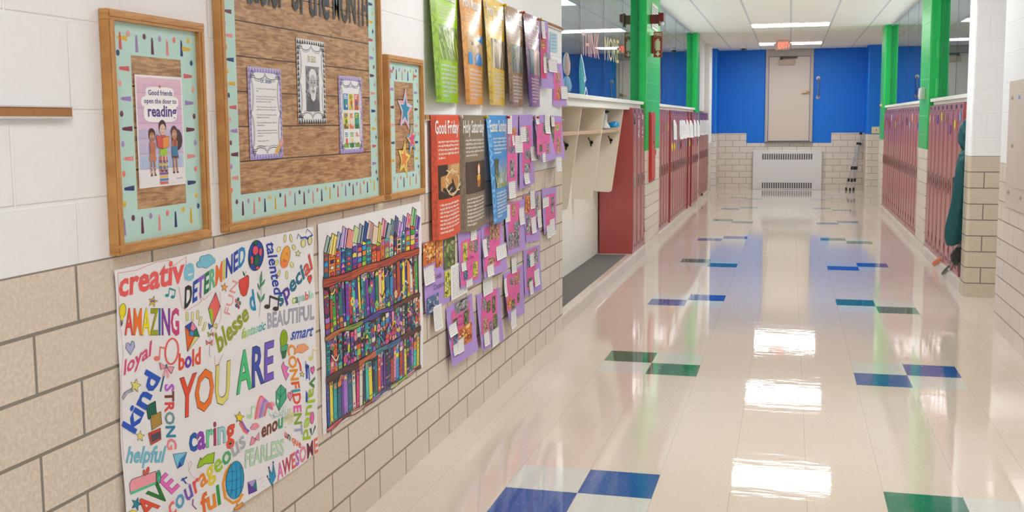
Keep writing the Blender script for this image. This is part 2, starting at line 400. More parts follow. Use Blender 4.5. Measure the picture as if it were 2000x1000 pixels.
# ------------------------------------------------------------------ lockers
t = NT('locker_enamel'); p, x, y, z = t.pos(); n = t.noise(60, 2, p)
t.set(Base_Color=t.mix(n, L(172, 74, 72), L(180, 80, 78)), Roughness=.28); t.b.inputs['Coat Weight'].default_value = .6; t.b.inputs['Coat Roughness'].default_value = .2; M_lock = t.m
M_lockdark = plain('locker_edge', L(138, 54, 54), .4); M_slot = plain('locker_slot', L(70, 30, 32), .6)
M_chrome = plain('chrome', L(205, 206, 208), .18, metal=1.0)
M_plate = plain('number_plate', L(46, 44, 56), .35)
def locker_parts(hy):                       # unit locker, front at local x = 0, local y 0 to .305, local z 0 to 1.553
    P = {}
    b = MB(); b.box(-.36, -.012, .001, .304, 0, 1.553); b.box(-.012, 0, .001, .304, 1.49, 1.553); b.box(-.012, 0, .001, .304, 0, .038)
    b.box(-.012, -.002, .001, .012, .038, 1.49); b.box(-.012, -.002, .293, .304, .038, 1.49); P['body'] = (b, M_lock, .002)
    b = MB(); b.box(-.0115, .004, .0135, .2915, .042, 1.486)
    for yy in (.055, .25): b.box(.004, .0055, yy-.003, yy+.003, .10, 1.45)
    for k in range(3): b.box(.004, .0062, .09, .215, .058+.012*k, .064+.012*k, 1)
    P['door'] = (b, [M_lock, M_slot], .0015)
    b = MB(); b.box(.004, .008, hy-.017, hy+.017, .69, .855); b.box(.008, .020, hy-.006, hy+.006, .70, .72); b.box(.008, .022, hy-.008, hy+.008, .715, .84)
    P['handle'] = (b, M_chrome, .002)
    b = MB(); b.box(0, .003, .105, .195, 1.503, 1.542); P['number_plate'] = (b, M_plate, 0)
    for q, zz in enumerate((.14, .74)):
        b = MB(); b.box(-.004, .008, .287, .299, zz, zz+.062); P['hinge'+' '*q] = (b, M_lockdark, .001)
    return P
PROTO = {}
def locker(side, y0, xf, label, group, extra=None):
    key = side
    if side == 'left': o = thing('locker', label, 'locker', (xf, y0, .107), group)
    else: o = thing('locker', label, 'locker', (xf, y0+.305, .107), group, PI)
    if key not in PROTO:
        PROTO[key] = []
        for nm, (b, mt, bv) in locker_parts(.075 if side == 'left' else .18).items():
            up_ = door if nm.strip() in ('handle', 'hinge') else o
            ob = b.build(nm.strip(), mt, parent=up_, bevel=bv); PROTO[key].append(ob)
            if nm == 'door': door = ob
    else:
        door = None
        for ch in PROTO[key]:
            c = ch.copy(); COL.objects.link(c); c.parent = door if ch.name.split('.')[0] in ('handle', 'hinge') else o
            if ch.name.split('.')[0] == 'door': door = c
    return o
TAGC = {}
def tagmat(h):
    if h not in TAGC: TAGC[h] = plain('tag_card_%d' % len(TAGC), hx(h), .6)
    return TAGC[h]
def oval_tag(o, y, z, h, ry=.035, rz=.06):
    b = MB(); P = [(y+ry*math.cos(a), z+rz*math.sin(a)) for a in [2*PI*i/16 for i in range(16)]]
    b.prism(P, .006, .0085, 0, axis='x'); return b.build('name_tag', tagmat(h), parent=o)
def card_tag(o, y0, y1, z0, z1, h):
    b = MB(); b.box(.006, .0075, y0, y1, z0, z1)
    return b.build('name_tag', tagmat(h), parent=o)
# left side, three by the cubbies
for i in range(3):
    o = locker('left', 11.272+.309*i, -.022, 'red locker %s beside the open cubbies' % ['with its whole side showing, nearest', 'in the middle of the three', 'against the green pillar, last of the three'][i], 'lockers beside the open cubbies')
    b = MB(); random.seed(i)
    for k in range(14): b.box(.006, .0072, .06+.01*(i % 2), .13, 1.49-.022-(.018 if i else .008)*k, 1.49-.008-(.018 if i else .008)*k, 0, random.choice([hx('E4E4EE'), hx('8C92B8'), hx('34406E'), hx('F2F2F6')]))
    b.build('name_tag', ink('ink_tag_%d' % i, .6), parent=o)
# left side, past the first green pillar
left_y = [(13.50+.31*i, -.022) for i in range(4)]+[(14.85+.305*i, -.010) for i in range(8)]+[(17.31, .010)]+[(17.70+.315*i, .028) for i in range(4)]
LB = {4: 'EBDC28', 5: 'E8D62C', 7: '5AA8D8', 8: '3A3440', 9: 'E46AB4', 11: '62B4D8', 12: 'EBDC28', 13: '8A3A6A', 15: 'E06AA8', 16: '2E6E4A'}
LT = {1: '4C7A50', 2: 'A8985E', 3: 'D8C848', 4: '4F8A58'}
for i, (yy, xf) in enumerate(left_y):
    o = locker('left', yy, xf, '%s red locker past the near green pillar on the left side of the hall' % ORD[i], 'left lockers past the green pillar')
    if i in LB: oval_tag(o, .15, 1.045, LB[i], .085 if i in (4, 5) else .06, .055)
    if i in LT: oval_tag(o, .14, 1.33, LT[i], .02, .075)
for i in range(7):
    o = locker('left', 19.52+.335*i, -.022, '%s red locker past the far green pillar on the left, under the white wall' % ORD[i], 'left lockers under the white wall')
# right side
RT = ['E6C34A' if 0 else '5FA4C8', 'E3D23C', '7A4FA0', '9A8478', 'D7D34A', '4450C0', 'B09AA8', 'D8B8A0']
RZ = [1.43, 1.36, 1.31, 1.42, 1.43, 1.40, 1.40, 1.40]
for i in range(8):
    o = locker('right', 10.165+.305*i, W+.016, '%s red locker from the hanging teal coat on the right side' % ORD[i], 'right lockers beside the coat')
    oval_tag(o, .15, RZ[i], RT[i], .045, .048)
ry = [13.47+.305*i for i in range(4)]+[14.71+.305*i for i in range(3)]+[15.65+.305*i for i in range(3)]+[16.59+.305*i for i in range(3)]+[17.53+.305*i for i in range(3)]
RC = ['4A5AC0', 'C8863C', 'E0C8B8', '8CC4E0', '3C3468', '', '9A4E6A', 'B8A8C8', 'D06A5A', 'C9D84A', '', 'C8E0E8', '7A3C4C', 'A03A46', '3C6AA8', 'B04048']
for i, yy in enumerate(ry):
    o = locker('right', yy, W+.016, '%s red locker past the near green pillar on the right side of the hall' % ORD[i], 'right lockers past the green pillar')
    if RC[i]: oval_tag(o, .15, 1.33+.05*((i*7) % 3), RC[i], .045, .05)
# ------------------------------------------------------------------ flat artwork engine
M_ink = ink('printed_paper', .62); M_gloss = ink('glossy_print', .16, .9); M_satin = ink('laminated_print', .38)
def project(p):
    d = Vector(p)-CAM; zz = d.dot(CF)
    return PPX+F_PX*d.dot(CR)/zz, PPY-F_PX*d.dot(CU)/zz
GL = {}
def load_glyphs():
    chars = 'ABCDEFGHIJKLMNOPQRSTUVWXYZabcdefghijklmnopqrstuvwxyz0123456789.,:\''
    tmp = []
    for bold in (0.0, .018, .03):
        for body in ['H']+list(chars)+[c+'H' for c in chars]:
            cu = bpy.data.curves.new('glyph', 'FONT'); cu.body = body; cu.offset = bold; cu.resolution_u = 2
            o = bpy.data.objects.new('glyph', cu); COL.objects.link(o); tmp.append((bold, body, o))
    dg = bpy.context.evaluated_depsgraph_get(); dg.update()
    H = {}; R = {}
    for bold, body, o in tmp:
        me = o.evaluated_get(dg).to_mesh()
        V = [(v.co.x, v.co.y) for v in me.vertices]; Fc = [tuple(p.vertices) for p in me.polygons]
        R[(bold, body)] = (V, Fc); o.evaluated_get(dg).to_mesh_clear()
    for b in (0.0, .018, .03):
        V = R[(0.0, 'H')][0]; ch = max(y for x, y in V); hm = max(x for x, y in R[(b, 'H')][0])
        for c in chars:
            V, Fc = R[(b, c)]; adv = max(x for x, y in R[(b, c+'H')][0])-hm
            GL[(c, b)] = ([(x/ch, y/ch) for x, y in V], Fc, adv/ch)
    for _, _, o in tmp:
        cu = o.data; bpy.data.objects.remove(o); bpy.data.curves.remove(cu)
load_glyphs()
def twidth(s, b): return sum(.38 if c == ' ' else GL[(c, b)][2] for c in s)
INK = hx('2A2A34')
class Art:
    """Draws filled shapes on a surface; F(a, b, layer) turns drawing coordinates into a point in the room."""
    def __init__(s, F): s.F = F; s.mb = MB(); s.q = 0
    def poly(s, pts, col, k=1):
        s.q += 1; k += .03*(s.q % 14); s.mb.add([s.F(a, b, k) for a, b in pts], [tuple(range(len(pts)))], col)
    def grid(s, c00, c10, c11, c01, col, k=1, n=6, m=6):
        V = []
        for j in range(m+1):
            for i in range(n+1):
                u, v = i/n, j/m
                V.append(s.F(*[(c00[q]*(1-u)+c10[q]*u)*(1-v)+(c01[q]*(1-u)+c11[q]*u)*v for q in (0, 1)], k))
        s.mb.add(V, [(j*(n+1)+i, j*(n+1)+i+1, (j+1)*(n+1)+i+1, (j+1)*(n+1)+i) for j in range(m) for i in range(n)], col)
    def rect(s, a0, b0, a1, b1, col, k=1, n=6, m=6): s.grid((a0, b0), (a1, b0), (a1, b1), (a0, b1), col, k, n, m)
    def ell(s, a, b, ra, rb, col, k=1, n=18, rot=0.0):
        c, d = math.cos(rot), math.sin(rot)
        s.poly([(a+ra*math.cos(q)*c-rb*math.sin(q)*d, b+ra*math.cos(q)*d+rb*math.sin(q)*c) for q in [2*PI*i/n for i in range(n)]], col, k)
    def line(s, pts, w, col=INK, k=2, close=False):
        if close: pts = list(pts)+[pts[0]]
        for (a0, b0), (a1, b1) in zip(pts, pts[1:]):
            dx, dy = a1-a0, b1-b0; l = math.hypot(dx, dy)
            if l < 1e-9: continue
            nx, ny = -dy/l*w/2, dx/l*w/2; ex, ey = dx/l*w*.25, dy/l*w*.25
            s.poly([(a0-ex+nx, b0-ey+ny), (a0-ex-nx, b0-ey-ny), (a1+ex-nx, b1+ey-ny), (a1+ex+nx, b1+ey+ny)], col, k)
    def shape(s, pts, col, w=.7, k=1, edge=INK): s.poly(pts, col, k); s.line(pts, w, edge, k+1, True)
    def oell(s, a, b, ra, rb, col, w=.7, k=1, rot=0.0, edge=INK):
        c, d = math.cos(rot), math.sin(rot)
        s.shape([(a+ra*math.cos(q)*c-rb*math.sin(q)*d, b+ra*math.cos(q)*d+rb*math.sin(q)*c) for q in [2*PI*i/20 for i in range(20)]], col, w, k, edge)
    def text(s, body, p0, p1, h, cols, k=2, up=None, bold=.018, shear=0.0, h1=None, edge=None):
        if not isinstance(cols, list): cols = [cols]
        tot = twidth(body, bold); h1 = h1 or h
        dx, dy = p1[0]-p0[0], p1[1]-p0[1]
        if up is None: up = (0, -1)
        x = 0.0; q = 0
        for ch in body:
            if ch == ' ': x += .38; continue
            for b2, cc, kk in (((.03, edge, k-1),) if edge else ())+((bold, cols[q % len(cols)], k),):
                V, Fc, adv = GL[(ch, b2)]
                P = []
                for gx, gy in V:
                    f = (x+gx)/tot; hh = (h+(h1-h)*f)*gy
                    P.append(s.F(p0[0]+dx*f+up[0]*hh+shear*hh*dx/(math.hypot(dx, dy)), p0[1]+dy*f+up[1]*hh+shear*hh*dy/(math.hypot(dx, dy)), kk))
                s.mb.add(P, Fc, cc)
            x += GL[(ch, bold)][2]; q += 1
    def build(s, name, mat, **kw): return s.mb.build(name, mat, **kw)
def flat(x0, step=.0003): return lambda y, z, k: (x0+step*k, y, z)          # drawing in metres on the wall
def flat_px(x0, wave=None, step=.0004):                                       # drawing coordinates measured on the photograph, carried onto the wall plane
    def F(u, v, k):
        y, z = on_x(u, v, x0)
        return (x0+step*k+(wave(y, z) if wave else 0), y, z)
    return F
VPX, VPY = project(CAM+Vector((0, 1e5, 0)))
VPY = VPY
def vpq(u0, v0, u1, v1):                                                      # upright rectangle on the wall, seen in perspective
    f = (u1-u0)/(VPX-u0)
    return [(u0, v0), (u1, v0+(VPY-v0)*f), (u1, v1+(VPY-v1)*f), (u0, v1)]

# ------------------------------------------------------------------ framed boards
def wood(name, c1, c2, axis, sc_, plank=0.0, ph=0.0):
    t = NT(name); p, x, y, z = t.pos()
    v = t.comb(t.math('MULTIPLY', x, 3), t.math('MULTIPLY', y, 6 if axis == 'y' else 60), t.math('MULTIPLY', z, 60 if axis == 'y' else 6))
    if plank: v = t.comb(t.math('MULTIPLY', t.math('FLOOR', t.math('DIVIDE', t.math('SUBTRACT', z, ph), plank)), 7.3), t.math('MULTIPLY', y, 4), t.math('MULTIPLY', z, 34))
    n = t.noise(sc_, 5, v, .65)
    nd = t.n('ShaderNodeTexNoise'); nd.inputs['Scale'].default_value = sc_; nd.inputs['Detail'].default_value = 5; nd.inputs['Distortion'].default_value = 1.2 if plank else .2
    t.l(v, nd.inputs['Vector'])
    c = t.ramp(nd.outputs[0], [(.34, c2), (.62, c1)])
    if plank:
        sp = t.noise(30, 4, p, .7); c = t.mix(t.math('MULTIPLY', t.ramp(sp, [(.5, (0, 0, 0, 1)), (.7, (1, 1, 1, 1))]), .35), c, L(96, 62, 40))
        f = t.math('ABSOLUTE', t.math('SUBTRACT', t.math('FRACT', t.math('DIVIDE', t.math('SUBTRACT', z, ph), plank)), .5))
        c = t.mix(t.math('GREATER_THAN', f, .482), c, L(56, 36, 26))
    t.set(Base_Color=c, Roughness=.4 if not plank else .3)
    return t.m
M_oak_h = wood('oak_rail', L(206, 152, 88), L(184, 128, 68), 'y', 3); M_oak_v = wood('oak_stile', L(206, 152, 88), L(184, 128, 68), 'z', 3)
M_plank = wood('weathered_planks', L(208, 166, 122), L(150, 104, 68), 'y', 2.6, .1035, 1.205+.0)
M_black = plain('black_paint', L(34, 34, 38), .5)
TS = [('A98CCB', 'A98CCB'), ('71284C', '71284C'), ('F2A19A', 'F2A19A'), ('2E3F7C', '24477C'), ('EEC234', 'E8BE3A'), ('E0686C', 'EE7A70')]
def tassel(A, y, z, ang, col, ln=.042, k=2):
    ca, sa = math.cos(ang), math.sin(ang)
    def R(a, b): return (y+a*ca-b*sa, z+a*sa+b*ca)
    c = hx(col); d = tuple(q*.75 for q in c[:3])+(1,)
    A.poly([R(a, b) for a, b in ((-.0028, 0), (.0028, 0), (.0042, -.010), (.0065, -ln), (-.0065, -ln), (-.0042, -.010))], c, k)
    A.poly([R(a, b) for a, b in ((-.0042, -.009), (.0042, -.009), (.0042, -.012), (-.0042, -.012))], d, k+1)
    for q in (-.003, 0, .003): A.line([R(q*.6, -.013), R(q*1.5, -ln+.002)], .0007, d, k+1)
def border(A, y0, y1, z0, z1, w, seed, sp=.066, top=True):
    """Pale aqua printed border with a bead and tassel garland on every side."""
    aq = hx('BFE3DA')
    A.rect(y0, z0, y1, z0+w, aq); A.rect(y0, z1-w, y1, z1, aq); A.rect(y0, z0+w, y0+w, z1-w, aq); A.rect(y1-w, z0+w, y1, z1-w, aq)
    q = seed
    def run(pts, ang_t, vert):
        nonlocal q
        (a0, b0), (a1, b1) = pts; l = math.hypot(a1-a0, b1-b0); n = max(2, int(l/sp)); P = []
        for i in range(n+1):
            f = i/n; sag = .006*math.sin(f*PI*max(1, round(l/.35)))
            P.append((a0+(a1-a0)*f+(sag if vert else 0), b0+(b1-b0)*f-(0 if vert else abs(sag))))
        A.line(P, .0009, hx('D8DCE0'), 2)
        for i in range(n):
            for f, bead in ((.25, False), (.75, True)):
                u, v = P[i][0]+(P[i+1][0]-P[i][0])*f, P[i][1]+(P[i+1][1]-P[i][1])*f
                if bead: A.ell(u, v, .0068, .0075, hx(TS[(q*5+2) % 6][1]), 3, 14); A.ell(u-.002, v+.0025, .002, .002, tuple(min(1, c*1.5+.05) for c in hx(TS[(q*5+2) % 6][1])[:3])+(1,), 4, 8)
                else: tassel(A, u, v, ang_t, TS[q % 6][0]); q += 1
    run(((y0, z0+w*.78), (y1, z0+w*.86)), 0, False)
    if top: run(((y0+.02, z1-w*.30), (y1-.02, z1-w*.30)), 0, False)
    run(((y0+w*.30, z1-.02), (y0+w*.30, z0+w)), PI/2, True)
    run(((y1-w*.35, z1-.03), (y1-w*.35, z0+w)), -PI/2, True)
def board(label, y0, y1, z0, z1, w, seed, sp):
    o = thing('bulletin_board', label, 'bulletin board', (0, (y0+y1)/2, z0), 'framed bulletin boards')
    og = (0, (y0+y1)/2, z0); fw = .026
    for nm, a0, a1, b0, b1, mt in (('frame_rail', y0, y1, z0, z0+fw, M_oak_h), ('frame_rail', y0, y1, z1-fw, z1, M_oak_h), ('frame_stile', y0, y0+fw, z0+fw, z1-fw, M_oak_v), ('frame_stile', y1-fw, y1, z0+fw, z1-fw, M_oak_v)):
        b = MB(); b.box(.001, .026, a0, a1, b0, b1)
        if nm == 'frame_rail': b.box(.026, .029, a0+.004, a1-.004, *((b0+.004, b1-.008) if b0 == z0 else (b0+.008, b1-.004)))
        else: b.box(.026, .029, *((a0+.004, a1-.008) if a0 == y0 else (a0+.008, a1-.004)), b0, b1)
        b.build(nm, mt, parent=o, origin=og, bevel=.002)
    b = MB(); b.box(.001, .012, y0+fw-.002, y1-fw+.002, z0+fw-.002, z1-fw+.002); b.build('plank_backing', M_plank, parent=o, origin=og)
    A = Art(flat(.0125)); border(A, y0+fw, y1-fw, z0+fw, z1-fw, w, seed, sp, z1 < 2); A.build('tassel_border', M_satin, parent=o, origin=og)
    return o
board('small oak framed board with a pink reading poster on planks', 2.232, 2.662, 1.208, 1.798, .078, 0, .066)
board('large oak framed board with three printed pages on planks', 2.752, 3.985, 1.210, 2.46, .078, 0, .068)
board('small oak framed board with paper stars on planks', 4.043, 4.478, 1.210, 1.796, .078, 1, .066)

# poster on the first board
def card(name, label, cat, y0, y1, z0, z1, x, draw, mat=None, group=None):
    A = Art(flat(x)); draw(A, y0, y1, z0, z1)
    o = A.build(name, mat or M_satin, origin=(x, (y0+y1)/2, z0)); return tag(o, label, cat, group)
def girl(A, y, z, s, skin, hair, top, skirt, legs, k):
    A.ell(y, z+.98*s, .14*s, .15*s, hx(hair), k); A.ell(y, z+.92*s, .115*s, .12*s, hx(skin), k+1)
    for q in (-.045, .045):
        A.ell(y+q*s, z+.93*s, .026*s, .032*s, hx('FFFFFF'), k+2, 10); A.ell(y+q*s, z+.93*s, .014*s, .02*s, hx('2A1C18'), k+3, 8)
    A.line([(y-.025*s, z+.855*s), (y+.025*s, z+.855*s)], .008*s, hx('8E3A34'), k+2)
    A.poly([(y-.09*s, z+.80*s), (y+.09*s, z+.80*s), (y+.115*s, z+.52*s), (y-.115*s, z+.52*s)], hx(top), k+1)
    A.poly([(y-.11*s, z+.54*s), (y+.11*s, z+.54*s), (y+.15*s, z+.36*s), (y-.15*s, z+.36*s)], hx(skirt), k+2)
    for q in (-.06, .06):
        A.poly([(y+(q-.028)*s, z+.37*s), (y+(q+.028)*s, z+.37*s), (y+(q*1.2+.022)*s, z+.03*s), (y+(q*1.2-.022)*s, z+.03*s)], hx(skin), k+1)
        for j in range(5): A.poly([(y+(q*1.1-.028)*s, z+(.25-.045*j)*s), (y+(q*1.1+.028)*s, z+(.25-.045*j)*s), (y+(q*1.1+.028)*s, z+(.228-.045*j)*s), (y+(q*1.1-.028)*s, z+(.228-.045*j)*s)], hx(legs[j % len(legs)]), k+2)
        A.ell(y+q*1.3*s, z+.02*s, .045*s, .022*s, hx('3A3A40'), k+2, 10)
    for q in (-1, 1): A.poly([(y+q*.09*s, z+.79*s), (y+q*.12*s, z+.76*s), (y+q*.10*s, z+.56*s), (y+q*.05*s, z+.58*s)], hx(skin), k+3)
def reading(A, y0, y1, z0, z1):
    A.rect(y0, z0, y1, z1, hx('F6F2F4'), 1)
    w, h = y1-y0, z1-z0
    for j in range(14):
        c = [hx('EFC9DC'), hx('E6C6E2'), hx('D6CBEA'), hx('C2D4EE')][min(3, j//4)]
        A.rect(y0+.006, z1-.006-(j+1)*h*.058, y1-.006, z1-.006-j*h*.058, c, 2, 3, 1)
    random.seed(3)
    for sh in range(6):
        zz = z1-.012-sh*h*.135; y = y0+.008
        A.line([(y0+.006, zz-h*.115), (y1-.006, zz-h*.115)], .0012, hx('C59ABF'), 3)
        while y < y1-.016:
            bw = random.uniform(.004, .011); bh = h*random.uniform(.06, .10)
            A.line([(y, zz-h*.115), (y, zz-h*.115+bh), (y+bw, zz-h*.115+bh), (y+bw, zz-h*.115)], .0006, hx('D3A9CB') if sh < 3 else hx('A9B2DA'), 3); y += bw+.001
    A.rect(y0+.006, z0+.006, y1-.006, z0+h*.135, hx('F3EFF2'), 4, 3, 1)
    for cz, rw, rh, kk in ((.845, .27, .05, 3.4), (.765, .36, .05, 3.9), (.665, .32, .075, 4.4)): A.poly([(y0+w*.5+w*rw*1.1*math.copysign(abs(math.cos(a))**.5, math.cos(a)), z0+h*cz+h*rh*1.1*math.copysign(abs(math.sin(a))**.5, math.sin(a))) for a in [2*PI*i/28 for i in range(28)]], hx('FFFFFF'), kk)
    pu = hx('5B3F93')
    up = (0, 1)
    A.text('Good friends', (y0+w*.25, z0+h*.825), (y0+w*.77, z0+h*.825), h*.045, pu, 5, up)
    A.text('open the door to', (y0+w*.16, z0+h*.752), (y0+w*.85, z0+h*.752), h*.042, pu, 5, up)
    A.text('reading', (y0+w*.22, z0+h*.635), (y0+w*.84, z0+h*.635), h*.095, pu, 5, up, .03)
    A.poly([(y0+w*.5, z0+h*.885), (y0+w*.475, z0+h*.905), (y0+w*.487, z0+h*.918), (y0+w*.5, z0+h*.908), (y0+w*.513, z0+h*.918), (y0+w*.525, z0+h*.905)], hx('DA5A78'), 5)
    girl(A, y0+w*.29, z0+h*.10, h*.38, 'C07A58', '4A2A24', 'C9785A', 'CF8466', ['B86A5A', 'F0E0D8'], 6)
    for q in range(9): A.rect(y0+w*.42, z0+h*(.02+.028*q), y0+w*(.60+.01*(q % 2)), z0+h*(.043+.028*q), [hx('D96A5A'), hx('5A86C4'), hx('E8C45A'), hx('8A5AA8')][q % 4], 5, 2, 1)
    girl(A, y0+w*.52, z0+h*.13, h*.42, 'E8BFA4', '3A2E34', 'D8525E', 'A9D23C', ['F08A4A', '5AB0C0', 'E8D04A'], 6)
    A.shape([(y0+w*.37, z0+h*.47), (y0+w*.5, z0+h*.44), (y0+w*.5, z0+h*.34), (y0+w*.39, z0+h*.36)], hx('E25A4E'), .0007, 12); A.shape([(y0+w*.5, z0+h*.44), (y0+w*.64, z0+h*.46), (y0+w*.63, z0+h*.36), (y0+w*.5, z0+h*.34)], hx('F29A4C'), .0007, 12)
    A.ell(y0+w*.83, z0+h*.42, w*.12, h*.10, hx('4A3540'), 5)
    girl(A, y0+w*.77, z0+h*.11, h*.39, 'C98A6A', '4A3540', 'B05A44', '6A4458', ['C98A6A'], 6)
    A.rect(y0+w*.70, z0+h*.27, y0+w*.82, z0+h*.36, hx('3E86B0'), 11, 2, 2)
    A.text('capstone', (y0+w*.78, z0+h*.055), (y0+w*.92, z0+h*.055), h*.018, hx('8A7AA0'), 5, up, 0.0)
card('reading_poster', 'pink and lilac poster of three girls reading, pinned on the planks', 'poster', 2.345, 2.558, 1.364, 1.648, .0142, reading)
# pages on the big board
def scroll_edge(A, y0, y1, z0, z1, k):
    w, h = y1-y0, z1-z0
    for o_, wd in ((0, .0022), (.006, .0014)):
        for sy in (0, 1):
            P = []
            for i in range(41):
                f = i/40; a = .018+o_+.010*abs(math.sin(f*2*PI))*(1 if .1 < f < .9 else 0)-.008*math.exp(-((f-.5)/.04)**2)
                P.append((y0+w*(.1+.8*f), (z1-a-.008) if sy == 0 else (z0+a+.008)))
            A.line(P, wd, hx('26242C'), k)
            P = []
            for i in range(41):
                f = i/40; a = .016+o_+.010*abs(math.sin(f*2*PI))*(1 if .08 < f < .92 else 0)-.008*math.exp(-((f-.5)/.03)**2)
                P.append(((y0+a) if sy == 0 else (y1-a), z0+h*(.08+.84*f)))
            A.line(P, wd, hx('26242C'), k)
    for cy in (y0+.026, y1-.026):
        for cz in (z0+.022, z1-.022): A.line([(cy+.008*math.cos(a), cz+.010*math.sin(a)) for a in [2*PI*i/14 for i in range(14)]], .0018, hx('26242C'), k, True)
def page_base(A, y0, y1, z0, z1, c1, c2):
    A.rect(y0, z0, y1, z1, hx(c1), 1); random.seed(int(y0*1000))
    n, m_ = 12, 16
    for i in range(n):
        for j in range(m_):
            if 1 < i < n-2 and 1 < j < m_-2: continue
            a, b = y0+(y1-y0)*i/n, z0+(z1-z0)*j/m_; da, db = (y1-y0)/n, (z1-z0)/m_
            A.poly([(a, b), (a+da, b), (a+da/2, b+db)], hx(c2), 2)
    P = []
    for i in range(48):
        a = 2*PI*i/48; P.append(((y0+y1)/2+(y1-y0)*.435*math.copysign(abs(math.cos(a))**.3, math.cos(a)), (z0+z1)/2+(z1-z0)*.445*math.copysign(abs(math.sin(a))**.3, math.sin(a))))
    A.poly(P, hx('F4F3F6'), 3); scroll_edge(A, y0, y1, z0, z1, 4)
LINES = ['Dr. Seuss was born Theodor Seuss Geisel in', '1904.', '', 'Dr. Seuss first childrens book was called', 'And To Think That I Saw It On Mulberry', 'Street which came out in 1937.', '', 'The Cat in the Hat was introduced in 1957', 'and it has become a best selling series.', '', 'Dr. Seuss wanted to help children read by', 'writing books that rhymed.', '', 'Seuss won the Pulitzer Prize in 1984 and 3', 'Academy Awards.', '', 'Seuss has written and illustrated over 44', 'childrens books. Many books have been made', 'into movies.', '', 'Dr. Seuss died in 1991.', '', 'Website: seussville.com']
def page1(A, y0, y1, z0, z1):
    page_base(A, y0, y1, z0, z1, 'CFC4EA', '9C8CD0'); w, h = y1-y0, z1-z0
    A.text('Dr. Seuss', (y0+w*.36, z0+h*.835), (y0+w*.68, z0+h*.835), h*.045, [hx('4A8FB4'), hx('3A78A8')], 5, (0, 1), .018)
    for i, tx in enumerate(LINES):
        if tx: A.text(tx, (y0+w*.22, z0+h*(.765-.0285*i)), (y0+w*(.22+.0145*len(tx)), z0+h*(.765-.0285*i)), h*.0135, hx('3A3840'), 5, (0, 1), 0.0)
    a = (y0+w*.76, z0+h*.065); b = (y0+w*.97, z0+h*.20); A.line([a, b], .016, hx('E8BE62'), 6); A.line([(b[0]-.012, b[1]-.012), b], .0165, hx('F0A8B4'), 7)
    A.line([(a[0]+.004, a[1]+.003), (b[0]-.014, b[1]-.012)], .001, hx('9A7430'), 7)
def page2(A, y0, y1, z0, z1):
    page_base(A, y0, y1, z0, z1, 'F2F2F2', '3A3A3E'); w, h = y1-y0, z1-z0
    A.text('DR. SEUSS', (y0+w*.36, z0+h*.735), (y0+w*.66, z0+h*.735), h*.075, hx('A8A83C'), 5, (0, 1), .0)
    a0, a1, b0, b1 = y0+w*.28, y0+w*.76, z0+h*.145, z0+h*.685
    A.rect(a0, b0, a1, b1, hx('8A8A90'), 5); W_, H_ = a1-a0, b1-b0; random.seed(11)
    for i in range(60): A.ell(a0+W_*random.random(), b0+H_*random.uniform(.3, 1)*.98, W_*.035, H_*.03, [hx('B4B4BA'), hx('5A5A62'), hx('40404A'), hx('D4D4D8')][i % 4], 5.5, 8)
    c = (a0+a1)/2
    A.poly([(a0, b0), (a1, b0), (a1, b0+H_*.22), (c+W_*.25, b0+H_*.34), (c-W_*.25, b0+H_*.34), (a0, b0+H_*.20)], hx('6E6E76'), 6)
    for q in range(9): A.line([(a0+W_*(.06+.1*q), b0), (a0+W_*(.2+.07*q), b0+H_*.25)], .0012, hx('52525A'), 7)
    A.ell(c, b0+H_*.60, W_*.30, H_*.30, hx('D8D8DC'), 7); A.ell(c, b0+H_*.80, W_*.28, H_*.15, hx('ECECEE'), 8); A.ell(c, b0+H_*.60, W_*.24, H_*.22, hx('C4C4CA'), 9)
    A.poly([(c-W_*.25, b0+H_*.55), (c+W_*.25, b0+H_*.55), (c+W_*.16, b0+H_*.28), (c, b0+H_*.22), (c-W_*.16, b0+H_*.28)], hx('E6E6E8'), 10)
    A.ell(c, b0+H_*.45, W_*.13, H_*.05, hx('B4B4BA'), 11); A.line([(c-W_*.09, b0+H_*.45), (c+W_*.09, b0+H_*.45)], .002, hx('58585E'), 12)
    for q in (-.11, .11): A.ell(c+W_*q, b0+H_*.64, W_*.055, H_*.02, hx('5A5A62'), 11, 10); A.line([(c+W_*(q-.07), b0+H_*.69), (c+W_*(q+.07), b0+H_*.69)], .002, hx('70707A'), 11)
    A.poly([(c-W_*.025, b0+H_*.63), (c+W_*.025, b0+H_*.63), (c+W_*.05, b0+H_*.51), (c-W_*.05, b0+H_*.51)], hx('ABABB2'), 11)
